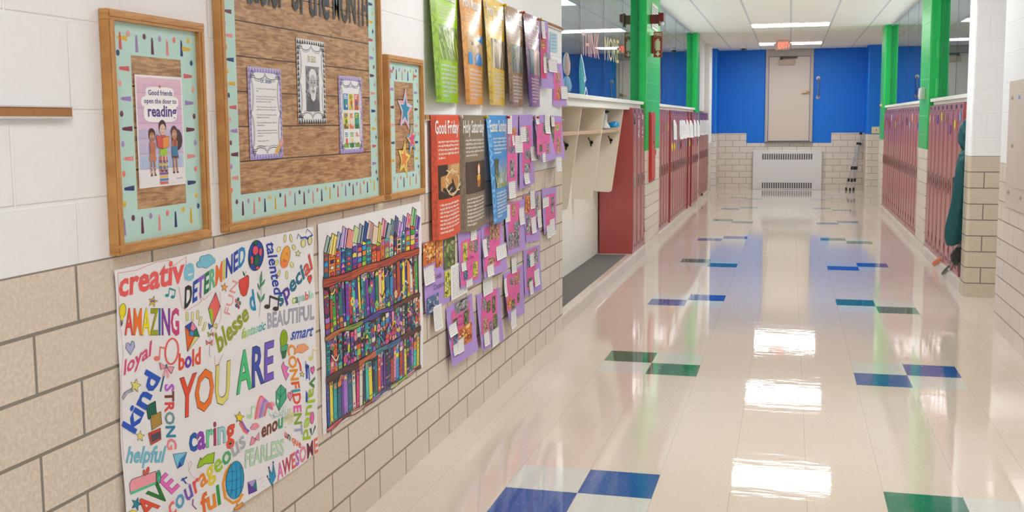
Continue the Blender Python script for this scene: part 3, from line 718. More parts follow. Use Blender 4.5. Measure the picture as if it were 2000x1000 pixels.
def page3(A, y0, y1, z0, z1):
    page_base(A, y0, y1, z0, z1, 'CFC4EA', '9C8CD0'); w, h = y1-y0, z1-z0
    A.text('Books by Dr. Seuss', (y0+w*.32, z0+h*.855), (y0+w*.68, z0+h*.855), h*.026, hx('4A8FB4'), 5, (0, 1), 0.0)
    cols = ['F2F2EE', 'F0F0EA', 'F4F2EE', 'E8D23C', 'F4DCC0', '3FA45A', '1F86C8', 'EFD63E', 'E8604E']; acc = ['3FA0C8', '5AB04A', 'D85A4C', '3A70B0', 'D8503C', 'F0D870', 'F4F4F4', '2E8C50', 'F4ECE0']
    random.seed(5)
    for r in range(3):
        for c in range(3):
            a, b = y0+w*(.17+.235*c), z0+h*(.075+.245*r); q = r*3+c
            A.rect(a, b, a+w*.19, b+h*.21, hx(cols[q]), 5, 2, 2)
            A.rect(a, b, a+w*.19, b+h*(.06 if r < 2 else .03), hx(['7ABF4A', '3F9A48', '6FB84A', '8A6A3A', 'E8803C', '2E7C46', '1F6CA8', 'D8B82E', 'D84C3E'][q]), 6, 2, 1)
            for j in range(3): A.line([(a+w*.03, b+h*(.19-.02*j)), (a+w*random.uniform(.1, .17), b+h*(.19-.02*j))], h*.012, hx(acc[q]), 6)
            A.ell(a+w*.1, b+h*.09, w*.04, h*.04, hx(acc[(q+4) % 9]), 7, 12); A.ell(a+w*.12, b+h*.05, w*.03, h*.02, hx(acc[(q+2) % 9]), 8, 10)
card('biography_page', 'purple-edged page of typed lines with a drawn pencil in its corner', 'paper sheet', 2.918, 3.135, 1.414, 1.695, .0142, page1)
card('portrait_page', 'black and white patterned page with a portrait of a bearded man', 'paper sheet', 3.253, 3.470, 1.523, 1.803, .0142, page2)
card('book_cover_page', 'purple-edged page showing nine small book covers in three rows', 'paper sheet', 3.585, 3.800, 1.412, 1.694, .0142, page3)
# heading letters
M_letter = ink('letter_card', .45)
for wi, (word, a, b, hgt, nm) in enumerate((('author', 2.93, 3.17, .16, 'first'), ('of', 3.225, 3.315, .15, 'second'), ('the', 3.355, 3.525, .15, 'third'), ('MONTH', 3.55, 3.885, .125, 'last'))):
    tot = twidth(word, .018); x = 0
    for li, ch in enumerate(word):
        A = Art(flat(.0145)); adv = GL[(ch, .018)][2]
        z0 = 1.887+.006*((li+wi) % 2)
        A.text(ch, (a+(b-a)*x/tot, z0), (a+(b-a)*(x+adv)/tot, z0), hgt, hx('33363C') if (li+wi) % 3 else hx('4C5560'), 1, (0, 1), .018)
        o = A.build('paper_letter', M_letter, origin=(.0145, a+(b-a)*(x+adv/2)/tot, z0))
        tag(o, 'dark paper letter on the large board, %s letter of the %s heading word' % (ORD[li], nm), 'paper letter', 'heading letters on the large board'); x += adv
# stars on the third board
def star_pts(cy, cz, R, r, rot=0, sy=1.0): return [(cy+sy*(R if i % 2 == 0 else r)*math.sin(rot+PI*i/5), cz+(R if i % 2 == 0 else r)*math.cos(rot+PI*i/5)) for i in range(10)]
for label, cy, cz, R, rot, cols in (('large blue paper star with a striped pale border, uppermost of three', 4.268, 1.575, .098, .12, ('F2A6B8', 'BFD8F2', '2490B8')), ('pink paper star with a blue rim, middle of three on the planks', 4.345, 1.452, .072, -.15, ('4FA8D8', 'F2D64A', 'E8487A')), ('orange paper star with a yellow border, lowest of three', 4.245, 1.372, .080, .2, ('F2D23C', 'F6E46A', 'F08A3C'))):
    A = Art(flat(.0142))
    A.poly(star_pts(cy, cz, R, R*.46, rot), hx(cols[0]), 1)
    for i in range(10):
        P = star_pts(cy, cz, R*.97, R*.45, rot); Q = star_pts(cy, cz, R*.72, R*.33, rot)
        if i % 2: A.poly([P[i], P[(i+1) % 10], Q[(i+1) % 10], Q[i]], hx(cols[1]), 2)
    A.poly(star_pts(cy, cz, R*.66, R*.30, rot), hx('F4F4F4'), 3); A.poly(star_pts(cy, cz, R*.60, R*.27, rot), hx(cols[2]), 4)
    tag(A.build('paper_star', M_satin, origin=(.0142, cy, cz)), label, 'paper star', 'paper stars on the plank board')
# tack strips
M_cork = plain('cork', L(178, 126, 78), .85, grain=.25, scale=160); M_alu = plain('aluminium', L(214, 216, 218), .35, metal=.4)
for label, y0, y1, z in (('cork tack strip with a metal edge at the near end of the wall', .6, 2.104, 1.541), ('lower tack strip holding the red, brown and blue banners', 4.535, 7.545, 1.534), ('upper tack strip holding the five raised banners', 4.535, 7.545, 2.160)):
    o = thing('tack_strip', label, 'tack strip', (0, (y0+y1)/2, z))
    og = (0, (y0+y1)/2, z)
    b = MB(); b.box(-.0003, .012, y0, y1, z+.002, z+.022); b.build('cork', M_cork, parent=o, origin=og)
    b = MB(); b.box(.001, .0145, y0, y1, z-.003, z+.002); b.build('edge_strip', M_alu, parent=o, origin=og)
    b = MB(); b.box(.001, .0145, y0, y1, z+.022, z+.025); b.build('edge_strip', M_alu, parent=o, origin=og)
# ------------------------------------------------------------------ big word poster, flat on the wall
def wavy(y, z): return .004+.0035*math.sin(9*y+3*z)+.002*math.sin(23*z)
A = Art(flat_px(.004, wavy))
YP0, YP1, ZP0, ZP1 = 2.238, 3.347, .378, 1.172
def F_m(y, z, k): return (.004+.0004*k+wavy(y, z), y, z)
A.F, FP = F_m, A.F
n, m_ = 44, 34; V = []
for j in range(m_+1):
    for i in range(n+1):
        u, v = i/n, j/m_
        y = YP0+(YP1-YP0)*u+.006*math.sin(6*v+1)*(1-u)**3*(1 if v > .1 else v*10); z = ZP1+(ZP0-ZP1)*v-.006*math.sin(PI*u*3)*v
        V.append(F_m(y, z, 0))
A.mb.add(V, [(j*(n+1)+i, j*(n+1)+i+1, (j+1)*(n+1)+i+1, (j+1)*(n+1)+i) for j in range(m_) for i in range(n)], hx('F1F0F3'))
A.F = FP
R_ = lambda *h: [hx(q) for q in h]
A.text('creative', (230, 580), (374, 544), 47, R_('F0605E', 'F0605E', 'F0605E', 'F0605E', 'F0605E', 'F0605E', 'F0605E', '82C8E2'), bold=.03)
A.text('DETERMINED', (356, 603), (478, 513), 40, R_('26282C', '1C4FB4', '8A62CC', '0F7A48', '5CBE8C', 'F2762E', 'D8DC1E', '1E3CA8', '1E46B0', '1E86C8'), h1=35, bold=.03)
A.text('FUN', (445, 618), (465, 548), 12, R_('F0A09A'), up=(-1, -.3), bold=0)
A.text('talented', (517, 474), (536, 577), 17, R_('1E3CB0'), up=(1, -.1), bold=.018)
A.text('special', (545, 600), (609, 522), 27, R_('127896', '5A3CA4', '127896', '127896', '127896', 'E4503E', 'E4503E'), up=(-.25, -1), bold=.018, edge=INK)
A.text('capable', (567, 594), (608, 581), 17, R_('B4CC2C', '1E6E4A', '9CD4D8', '7ECC9A', 'E4503E', '7ACCA8', 'A8DCB4'), h1=15)
A.text('BEAUTIFUL', (520, 641), (609, 622), 28, R_('AEB2C2'), h1=27, bold=.018, edge=hx('6C7080'))
A.text('smart', (565, 664), (606, 656), 22, R_('2458C0'), shear=.2)
A.text('fantastic', (467, 662), (516, 643), 19, R_('A4CC1E', 'B4D84A', 'A8DC8C', '8CD4A0', '8CD4B0', '9CDCC0', '5CC0C0', '2EA8B0', '1E98A8'), shear=.2, h1=16)
A.text('blesse', (420, 690), (485, 620), 36, R_('9AA41E'), h1=30, up=(-.2, -1), bold=.03)
A.text('d', (488, 607), (500, 604), 38, R_('1E92C4'), up=(-.1, -1), bold=.03)
A.text('AMAZING', (245, 653), (348, 653), 49, R_('F04C3E', 'F57A26', 'F5E400', 'A2A814', '1478C4', '9038AC', 'DC3C84'), h1=49, bold=.018, edge=hx('7A3A30'))
A.text('loyal', (238, 734), (294, 693), 27, R_('DC4878'), shear=.15, bold=.018)
A.text('bold', (344, 723), (387, 709), 31, R_('EA4A30', '7038B0', 'E84C3A', 'EA5432'), bold=.03)
A.text('kind', (262, 850), (312, 735), 31, R_('1C58C8'), up=(-.85, -.5), bold=.03)
A.text('STRONG', (320, 750), (326, 880), 17, R_('BC5CD8', '7A3028', 'EA4A48', '6E9A9A', '1E86A8', 'F0888A'), up=(1, -.05), bold=.03)
A.text('YOU', (350, 817), (447, 781), 76, R_('EE4E32', 'F77A26', 'E6DC78'), bold=.018, edge=INK)
A.text('ARE', (460, 768), (535, 737), 77, R_('46CC80', '3C50B4', '7A5CCC'), h1=71, bold=.018, edge=INK)
A.text('caring', (366, 882), (452, 858), 49, R_('0E62BC', '9A3EC0', '70D4A4', 'B43C64', 'A4D8DC', 'EE4E34'), h1=44, bold=.018, edge=INK)
A.text('enough', (507, 855), (573, 823), 28, R_('7A3E28', '7A3E28', '7A3E28', '3CAC7C', 'E2DC9A', 'E2DC9A'), bold=.03)
A.text('courageous', (333, 1012), (477, 868), 34, R_('F07070', '5AA8D0', '7C5CC0', 'EE5A5A', 'F58A2C', 'EBD81E', '9CCC1E', '4CB070', 'B0B4C2', 'B0B4C2'), up=(-.3, -1), bold=.018, h1=30)
A.text('FEARLESS', (474, 913), (555, 887), 32, R_('BCE2C4'), h1=30, bold=.018, edge=hx('7CB490'))
A.text('AWESOME', (540, 937), (619, 881), 29, R_('F474BC', 'CC3C5A', 'F06A52', 'CC6AD4', 'F48AA8', '762C40', 'F4785E'), h1=27, bold=.018, edge=hx('8A3A50'))
A.text('valued', (602, 738), (591, 862), 14, R_('4A8A44', 'A6CC28', 'B0D42C', 'A6CC28', 'B0D42C', 'A6CC28'), up=(1, -.2), bold=.018)
A.text('CONFIDENT', (561, 673), (577, 850), 14, R_('F29A24', 'F29A24', 'F29A24', 'EE5A2E', '38AAB4', 'EE5030', 'F468B4', '8CB42E', 'A8B0D4'), up=(1, -.15), bold=.03)
A.text('unique', (555, 852), (588, 876), 14, R_('E44A2E', '2A2A30', 'D8DCB0', 'EE6A2E', 'EE6A2E', 'E45A2E'), up=(.1, -1), bold=.018)
A.text('helpful', (243, 903), (318, 902), 30, R_('70C4DC'), shear=.25, bold=.018, edge=hx('5A8CA8'))
A.text('BRAVE', (246, 1056), (350, 948), 36, R_('5AA84A', 'E8DC2C', 'EE4E34', '1E7A2C', 'F06CC8'), up=(-.75, -.7), bold=.018, edge=INK)
A.text('ful', (394, 1004), (430, 982), 36, R_('F2702E', 'F2902E', '28A04C'), up=(-.1, -1), bold=.03)
def cloud(x, y, s, c):
    for dx, dy, r in ((-.9, .2, .55), (-.3, -.35, .7), (.45, -.3, .75), (1.0, .1, .55), (0, .35, .7), (.55, .3, .55)): A.ell(x+dx*s, y+dy*s-(dx*s*.25), r*s, r*s*.95, INK, 1)
    for dx, dy, r in ((-.9, .2, .5), (-.3, -.35, .65), (.45, -.3, .7), (1.0, .1, .5), (0, .35, .65), (.55, .3, .5)): A.ell(x+dx*s, y+dy*s-(dx*s*.25), r*s, r*s*.95, hx(c), 2)
def heart(x, y, w, h, c, k=1): A.shape([(x, y+h), (x-w, y+h*.1), (x-w*.8, y-h*.5), (x-w*.35, y-h*.6), (x, y-h*.2), (x+w*.35, y-h*.8), (x+w*.8, y-h*.7), (x+w, y-h*.1)], hx(c), .7, k)
def pstar(x, y, R, c, rot=.1, k=1): A.shape([(x+(R if i % 2 == 0 else R*.42)*math.sin(rot+PI*i/5)*.82, y-(R if i % 2 == 0 else R*.42)*math.cos(rot+PI*i/5)) for i in range(10)], hx(c), .6, k)
def note(x, y, s, c, two=True):
    A.ell(x, y, s*.28, s*.22, hx(c), 2); A.line([(x+s*.22, y), (x+s*.3, y-s)], s*.1, hx(c))
    if two: A.ell(x+s*.8, y+s*.2, s*.28, s*.22, hx(c), 2); A.line([(x+s*1.02, y+s*.2), (x+s*1.1, y-s*.7)], s*.1, hx(c)); A.line([(x+s*.3, y-s), (x+s*1.1, y-s*.7)], s*.22, hx(c))
    else: A.line([(x+s*.3, y-s), (x+s*.7, y-s*.9)], s*.14, hx(c))
cloud(396, 511, 13, '7CC8E0'); cloud(587, 681, 9, 'F4A676'); A.line([(228, 533), (262, 528), (300, 512), (326, 508), (332, 520), (342, 513), (357, 501), (358, 540)], .7, hx('E46A58')); A.line([(228, 533), (232, 600), (240, 690), (234, 740), (238, 850), (240, 900)], .6, hx('E89890'))
A.line([(345, 560), (352, 600), (362, 606), (380, 596), (390, 588), (384, 572), (395, 586), (410, 570)], .6, hx('E46A58'))
# football
A.oell(498.5, 499, 15, 30, hx('1E50AC'), 1, 1, .06)
for px, py, rx, ry_, c in ((497, 489, 6.5, 10, 'EE5468'), (507, 492, 3.5, 9, 'EE5468'), (490, 508, 4, 9, 'EE5468'), (500, 509, 5.5, 12, '0F6A3C'), (502, 523, 4, 4, 'EE5468'), (497, 474, 4, 5, '0F6A3C'), (487, 512, 2, 8, '0F6A3C')): A.shape([(px+rx*math.cos(a), py+ry_*math.sin(a)) for a in [2*PI*i/6+.4 for i in range(6)]], hx(c), .7, 3)
# sun
A.oell(554.5, 502, 8.5, 22, hx('F5A93C'), .6, 1, .12); A.ell(553, 515, 7, 9, hx('F28A4A'), 3); A.line([(551, 506), (553, 511), (557, 509)], .7, INK, 4); A.line([(555, 496), (557, 494), (558, 498)], .6, INK, 4)
for q, (dx, dy) in enumerate(((-2, -35), (9, -36), (15, -18), (-13, -14), (-16, 12), (13, 16), (4, 36), (-11, 34))): A.oell(554.5+dx, 501+dy, 2.2 if abs(dy) > 30 else 3.2, 8 if abs(dy) > 30 else 5.5, hx('ECE59A'), .5, 1, -dx*.02)
# sunglasses, heart, small star
A.line([(575, 467), (577, 457), (584, 464)], 1, hx('1E3C8C')); A.line([(592, 455), (595, 447), (605, 457)], 1, hx('1E3C8C')); A.line([(582, 465), (592, 463), (594, 466), (605, 459)], 3.4, hx('1E5AB0')); A.oell(587, 475, 4.5, 7.5, hx('E6E29A'), .7, 3); A.oell(600, 470, 4, 8, hx('E6E29A'), .7, 3)
pstar(578, 495, 7, 'ECE59A'); heart(601.5, 544, 4.2, 10, 'EE4A38'); pstar(435.5, 561, 9, 'F2A83C'); pstar(297, 589, 11, 'EBD22C', .2); A.rect(293, 586, 300, 590, hx('9A4CC0'), 4, 1, 1); pstar(274, 852, 11, 'EFE07A'); pstar(263, 1006-22, 14, '1E8AA8', .3); pstar(588, 731, 6, 'EFE07A')
# apple, leaves, flower
A.shape([(475.5, 542), (466, 547), (466, 560), (470, 575), (475, 579), (481, 576), (486, 558), (486, 540), (482, 537), (478, 541)], hx('E8483C'), .8); A.shape([(473, 530), (475, 537), (477, 539), (476, 533)], hx('1E6A4A'), .5); A.line([(477, 540), (480, 529)], .7, hx('8A8A80'))
for a in (((509, 560), (511, 529)), ((509, 561), (518, 545)), ((508, 567), (504, 553)), ((510, 590), (517, 573)), ((508, 590), (503, 570))):
    (x0, y0), (x1, y1) = a; A.shape([(x0, y0), ((x0+x1)/2-2, (y0+y1)/2), (x1, y1), ((x0+x1)/2+2.4, (y0+y1)/2+1)], hx('2EB06C'), .5)
A.line([(511, 550), (509, 592), (504, 618)], .6, hx('8AA08A'))
for q in range(5): A.oell(463+4*math.cos(q*1.256), 592+8*math.sin(q*1.256), 2.2, 3.8, hx(['1E8A7A', 'C03A6A', '2E6AB0', 'E0706A', '1E8A7A'][q]), .4)
A.ell(463, 592, 2, 3, hx('F0783C'), 4)
note(521, 599, 20, '2A2A30'); note(323, 577, 14, '1E9AA4'); note(304, 700, 22, 'F0786C', False); note(604, 700, 17, 'E4D88C', False); note(482, 813, 19, 'B4E0B0', False)
# bulb
A.oell(239.5, 607, 6.5, 14.5, hx('EFE010'), .7, 1, .05); A.poly([(236, 618), (242, 618), (240, 626), (237, 626)], hx('EFE010'), 2); A.rect(235.5, 625, 240.5, 633, hx('7A7A84'), 2, 1, 1); A.ell(237.5, 634, 1.6, 3, hx('5A5A64'), 3)
# kite
A.shape([(418, 571), (427, 598), (410, 637), (403, 603)], hx('F06A66'), .8); A.poly([(403.5, 603), (413, 603), (410, 636)], hx('9CCC1E'), 2); A.line([(418, 571), (413, 603), (410, 637)], .6); A.line([(403, 603), (427, 598)], .6)
A.shape([(410, 637), (402, 631), (403, 643)], hx('1E78C0'), .6); A.shape([(410, 637), (418, 631), (418, 642)], hx('ECE06A'), .6); A.shape([(406, 653), (400, 648), (401, 658)], hx('9CCC1E'), .5); A.shape([(406, 653), (411, 648), (411, 657)], hx('F06A66'), .5); A.shape([(403, 669), (396, 664), (397, 674)], hx('F07A78'), .5); A.shape([(403, 669), (409, 663), (408, 675)], hx('F07A78'), .5)
A.line([(410, 637), (405, 655), (402, 690), (405, 697)], .5); A.line([(427, 570), (428, 620), (411, 655), (415, 715), (420, 716), (430, 690)], .6, hx('E49A90'))
# gem pencil
A.shape([(358, 637), (371, 628), (384, 657), (361, 686)], hx('F2702E'), .8)
for P, c in (([(358, 637), (370, 628), (366, 648)], '1E50B4'), ([(366, 634), (371, 628), (379, 640), (373, 647), (367, 643)], 'F08AB0'), ([(366, 645), (373, 648), (374, 656), (365, 655)], '2E9AD0'), ([(379, 640), (384, 657), (374, 657), (373, 648)], '0F7A54'), ([(374, 657), (384, 657), (361, 686)], 'EDE28A')): A.shape(P, hx(c), .6, 3)
for x, y, a in ((362, 617, 0), (372, 617, .1), (381, 614, .3), (385, 626, .6), (391, 637, 1.0)): A.shape([(x-2, y+9), (x-2+6*a, y-8), (x+2+6*a, y-7), (x+2, y+9)], hx('EEE592'), .4)
heart(254, 678, 9, 15, 'B4B8E4'); 
# magnifier with bow
A.line([(332+12*math.cos(t_)+2*math.sin(t_)*-1, 686+25*math.sin(t_)) for t_ in [2*PI*i/24 for i in range(24)]], 3.2, hx('F0605A'), 2, True); A.line([(322, 712), (312, 764)], 3.4, hx('1E6A8A'), 1); A.shape([(322, 716), (308, 708), (311, 722)], hx('F4A0B0'), .6, 3); A.shape([(322, 716), (336, 716), (331, 730)], hx('F4A0B0'), .6, 3); A.poly([(320, 718), (314, 736), (318, 734), (323, 720)], hx('F4A0B0'), 3); A.poly([(322, 720), (323, 739), (327, 736), (325, 720)], hx('F4A0B0'), 3)
# shooting star, boxes
A.poly([(235, 776), (240, 766), (252, 760), (260, 756), (258, 764), (246, 768), (238, 782)], hx('AEB2C8'), 1); A.line([(235, 776), (243, 765), (258, 756)], .6); A.line([(238, 781), (247, 768), (259, 764)], .6); pstar(262, 753, 14, 'EDE27A', .2, 3)
A.shape([(285, 793), (303, 783), (306, 808), (290, 820)], hx('0F5A4C'), .8); A.shape([(294, 812), (314, 804), (316, 828), (297, 840)], hx('BE9A44'), .8, 2); A.shape([(290, 846), (313, 836), (314, 858), (294, 869)], hx('E0442E'), .8, 3); A.poly([(294, 850), (312, 842), (313, 855), (296, 864)], hx('4A4A5A'), 4)
for q in range(4): A.line([(296, 818+5*q), (315, 810+5*q)], .5, hx('7A6428'), 4); A.line([(288+4*q, 794-2*q), (291+4*q, 815-2*q)], .5, hx('2EBE7C'), 4)
# cactus, crown, pen, arrow star, small hearts, tulip
A.oell(553, 662, 7, 18, hx('A4CC12'), .7); [A.line([(553+q, 648), (553+q*1.1, 676)], .5, hx('5A7A14'), 3) for q in (-4, -1.3, 1.3, 4)]; A.shape([(547, 678), (561, 672), (560, 684), (548, 687)], hx('58B48C'), .6, 4); A.shape([(549, 687), (559, 684), (557, 698), (552, 701)], hx('2E7A50'), .6, 4)
A.shape([(554, 706), (556, 714), (564, 717), (559, 726), (564, 731), (558, 743), (553, 729), (550, 715)], hx('F47CC4'), .6); A.line([(595, 705), (596, 786)], 1, hx('1E4AB4')); A.line([(597, 712), (596, 784)], 3.6, hx('1E50C0'), 3); A.line([(600, 715), (601, 742)], 1.4, hx('1E50C0'), 3); A.poly([(594, 704+10), (601, 713), (600, 719), (594, 719)], hx('163C90'), 4)
heart(607, 722, 4, 9, 'F46CB8'); heart(565, 772, 5, 11, 'F08AB4'); A.line([(580, 700), (585, 712), (586, 724)], 3, hx('EE5A3C'))
A.oell(608, 816, 3.6, 12, hx('F46CB8'), .6); A.shape([(608, 850), (604, 838), (607, 836)], hx('2E7A40'), .5); A.shape([(609, 850), (614, 830), (615, 834)], hx('2E7A40'), .5)
# rainbow and gem
for q, c in enumerate(('F07066', 'F48AB8', 'A878D8', 'B8A4E0', 'F07066')):
    r = 1-.13*q; P = [(515-20*r*math.cos(a)*1.05+7-10*r*(1-math.sin(a)), 820-52*r*math.sin(a)) for a in [PI*i/16 for i in range(17)]]
    A.line([(494+6*q*.8+(24-2*q)*f*1.0, 818-6*q*.25-((44-5*q)*math.sin(PI*min(1, f*1.02)*.82))) for f in [i/14 for i in range(15)]], 3.4, hx(c), 2+q*.2)
cloud(493, 833, 6.5, 'F49AB4'); cloud(527, 791, 5.5, 'F49AB4')
A.shape([(548, 751), (557, 760), (558, 778), (543, 802), (537, 788), (538, 765)], hx('46B48A'), .8); A.line([(548, 751), (546, 775), (543, 802)], .6); A.line([(538, 765), (546, 775), (558, 760)], .6)
for q in range(9): A.line([(520+4*q+6*math.sin(q*2.1), 800+5*(q % 4)), (530+5*q, 815+4*math.cos(q)), (536+4*q, 802+12*math.sin(q))], .5, hx('6AC0B8'))
# shooting star 2, bow, arrow, plane
A.line([(464, 820), (474, 838), (480, 842)], 6, hx('9A6AD4'), 1); A.line([(463, 826), (472, 842), (478, 846)], 4, hx('F0705E'), 2); pstar(462, 815, 12, 'F2D824', .1, 3)
A.shape([(497, 857), (487, 852), (484, 870), (492, 866)], hx('F496B0'), .6); A.shape([(493, 858), (502, 844), (503, 860)], hx('F496B0'), .6)
A.shape([(382, 914), (388, 893), (389, 898), (400, 888), (414, 883), (413, 904), (396, 906), (389, 912)], hx('A0D014'), .9)
A.shape([(336, 887), (362, 883), (355, 908), (344, 915)], hx('7CCCE8'), .7); A.poly([(344, 915), (348, 900), (353, 909)], hx('1E3CA0'), 3); A.poly([(348, 898), (361, 884), (354, 908)], hx('2E8CC4'), 3)
A.line([(366, 920), (372, 905), (370, 900), (365, 905), (366, 918), (374, 932), (380, 933)], .5, hx('C09080')); A.line([(355, 934), (362, 944)], 3, hx('1E58B0')); A.line([(353, 938), (363, 932)], 3, hx('1E58B0')); A.line([(362, 943), (369, 946)], .8, hx('7A4A3C'))
# scroll, globe, envelope, crown, small pen
A.shape([(250, 961), (249, 945), (254, 936), (302, 920), (306, 940), (300, 944)], hx('F6A0AE'), .9); A.poly([(250, 961), (302, 941), (303, 945), (251, 966)], hx('46CC94'), 2); A.oell(307, 931, 4.5, 13, hx('46CC94'), .8, 3); A.line([(307, 931), (309, 926), (306, 922), (304, 932), (307, 940)], .6, INK, 5); A.oell(279, 923, 2.6, 6, hx('EE4E3A'), .5, 3, -.2); A.oell(286, 918, 2.6, 6.5, hx('EE4E3A'), .5, 3, .2)
A.line([(447, 907), (438, 922), (433, 945), (437, 972), (450, 982), (461, 978), (469, 965)], 5, hx('F2A030'), 1); A.oell(455, 937, 17, 37, hx('20A4DC'), .9, 3, .08)
for q in (-.6, 0, .6): A.line([(455+q*14+3*math.sin(a), 937+33*math.cos(a)*(1-.25*abs(q))) for a in [PI*i/10 for i in range(11)]], .6, hx('1A3A5A'), 5); A.line([(440, 937+q*30+3), (455, 940+q*30-2), (470, 935+q*30-5)], .6, hx('1A3A5A'), 5)
A.line([(459, 976), (458, 986)], 3, hx('F2A030'), 2); A.shape([(452, 992), (468, 980), (470, 985), (462, 993), (453, 996)], hx('F2A030'), .7, 3)
A.shape([(480, 942), (496, 936), (497, 958), (481, 965)], hx('6A3CB0'), .7); A.poly([(480, 942), (496, 936), (488, 951)], hx('B49CDC'), 3); A.poly([(488, 951), (496, 936), (497, 958)], hx('1E7A84'), 3)
for q in range(3): A.line([(501+3*q, 938+8*q-2*q), (512, 930+8*q+(q == 2)*4)], .5, hx('B08878'))
A.shape([(519, 931), (524, 937), (523, 914), (529, 926), (532, 903), (536, 930), (527, 948)], hx('24A0D4'), .7); [A.ell(x, y, 1.5, 2.4, hx('24409A'), 3) for x, y in ((519, 930), (523, 913), (532, 903))]
A.line([(377, 975), (376, 986), (383, 994)], 2, hx('8A4AA0')); [A.line([(324+5*q, 998-q), (328+5*q, 1000-3*q)], .5, hx('9A9A9A')) for q in range(3)]
o = A.build('hanging_poster', M_ink, origin=(.004, 2.79, .38))
tag(o, 'white paper poster of coloured-in words and doodles in felt pen', 'poster')

# ------------------------------------------------------------------ colouring poster of bookshelves
random.seed(21)
Bk0, Bk1, Bz0, Bz1 = 3.400, 4.472, .412, 1.175
def wav2(y, z): return .005+.002*math.sin(7*y)+.0016*math.sin(15*z+y)
A = Art(lambda y, z, k: (.0004*k+wav2(y, z), y, z))
n, m_ = 34, 26
A.grid((Bk0, Bz1), (Bk1, Bz1), (Bk1, Bz0+.012), (Bk0, Bz0+.008), hx('F3F2F4'), 0, n, m_)
PAL = R_('F0582E', 'F28A34', 'E8428C', 'F490B8', '1E54B8', '2E9ADC', '1CB0B8', '127C6A', '2EB04C', 'A8D824', 'F2E23C', '7A3CB0', 'B07CDC', 'D8404A', '26305E', '1A6E8C', 'C04A28', '3AD0C8', 'F4C8A0', 'E8E4D0', '8C2C5C', '3C3CB4')
DK = hx('1C1A28')
ay0, ay1, az0, az1 = Bk0+.035, Bk1-.038, Bz0+.022, Bz1-.035
ZL = [.985, .785, .635, .445]                      # shelf heights
A.grid((ay0, .985), (ay1, .985), (ay1, az0), (ay0, az0), DK, .6, 34, 24)
def pattern(P, c, k):
    """A book: outlined quad filled with bands or motifs. P = bl, br, tr, tl."""
    A.poly(P, DK, k); (x0, z0), (x1, z1), (x2, z2), (x3, z3) = P
    def M(u, v): return ((x0*(1-u)+x1*u)*(1-v)+(x3*(1-u)+x2*u)*v, (z0*(1-u)+z1*u)*(1-v)+(z3*(1-u)+z2*u)*v)
    e = .07; A.poly([M(e, .012), M(1-e, .012), M(1-e, .988), M(e, .988)], c, k+1)
    kind = random.randrange(6); h = math.hypot(x3-x0, z3-z0); w = max(.012, math.hypot(x1-x0, z1-z0)); nb = max(3, int(h/.019))
    for q in range(nb):
        v0, v1 = (q+.06)/nb, (q+.94)/nb; c2 = random.choice(PAL)
        if kind in (0, 5):
            if random.random() < .75: A.poly([M(e, v0)]+[M(u, v0-.02*math.sin(PI*u)) for u in (.3, .5, .7)]+[M(1-e, v0), M(1-e, v1)]+[M(u, v1-.02*math.sin(PI*u)) for u in (.7, .5, .3)]+[M(e, v1)], c2, k+2); A.line([M(e, v0), M(.5, v0-.02), M(1-e, v0)], .0016, DK, k+3)
        elif kind == 1: A.poly([M(.15, v0), M(.5, v0+.1/nb), M(.85, v0), M(.85, v1-.2/nb), M(.5, v1), M(.15, v1-.2/nb)], c2, k+2); A.line([M(.15, v0), M(.5, v0+.1/nb), M(.85, v0)], .0014, DK, k+3)
        elif kind == 2:
            for u in (.28, .72): A.ell(*M(u, (v0+v1)/2), w*.17, h/nb*.34, DK, k+2, 9); A.ell(*M(u, (v0+v1)/2), w*.11, h/nb*.24, c2, k+3, 9)
        elif kind == 3: A.poly([M(.2, v0+.1/nb), M(.8, v0+.1/nb), M(.8, v1-.1/nb), M(.2, v1-.1/nb)], DK, k+2); A.poly([M(.28, v0+.2/nb), M(.72, v0+.2/nb), M(.72, v1-.2/nb), M(.28, v1-.2/nb)], c2, k+3)
        elif kind == 4: A.poly([M(e, v0), M(.5, v1), M(1-e, v0)], c2, k+2); A.line([M(e, v0), M(.5, v1), M(1-e, v0)], .0014, DK, k+3)
def shelf_band(z, th, c, lo):
    P = [(ay0-.004+(ay1-ay0+.008)*i/24, z+.003*math.sin(i*.7+z*40)) for i in range(25)]; Q = [(a, b-th-.004*math.sin(i*1.3)) for i, (a, b) in enumerate(P)]
    for i in range(24): A.poly([P[i], P[i+1], Q[i+1], Q[i]], DK, 5.4); A.poly([(P[i][0], P[i][1]-.003), (P[i+1][0], P[i+1][1]-.003), (Q[i+1][0], Q[i+1][1]+.003), (Q[i][0], Q[i][1]+.003)], c[i*len(c)//24], 6)
    for q in range(4): A.line([(a, b-th*(.2+.2*q)+.003*math.sin(i*.7+q*2)) for i, (a, b) in enumerate(P)], .0013, DK, 6.6)
tops = [.10, .105, .085, .10]
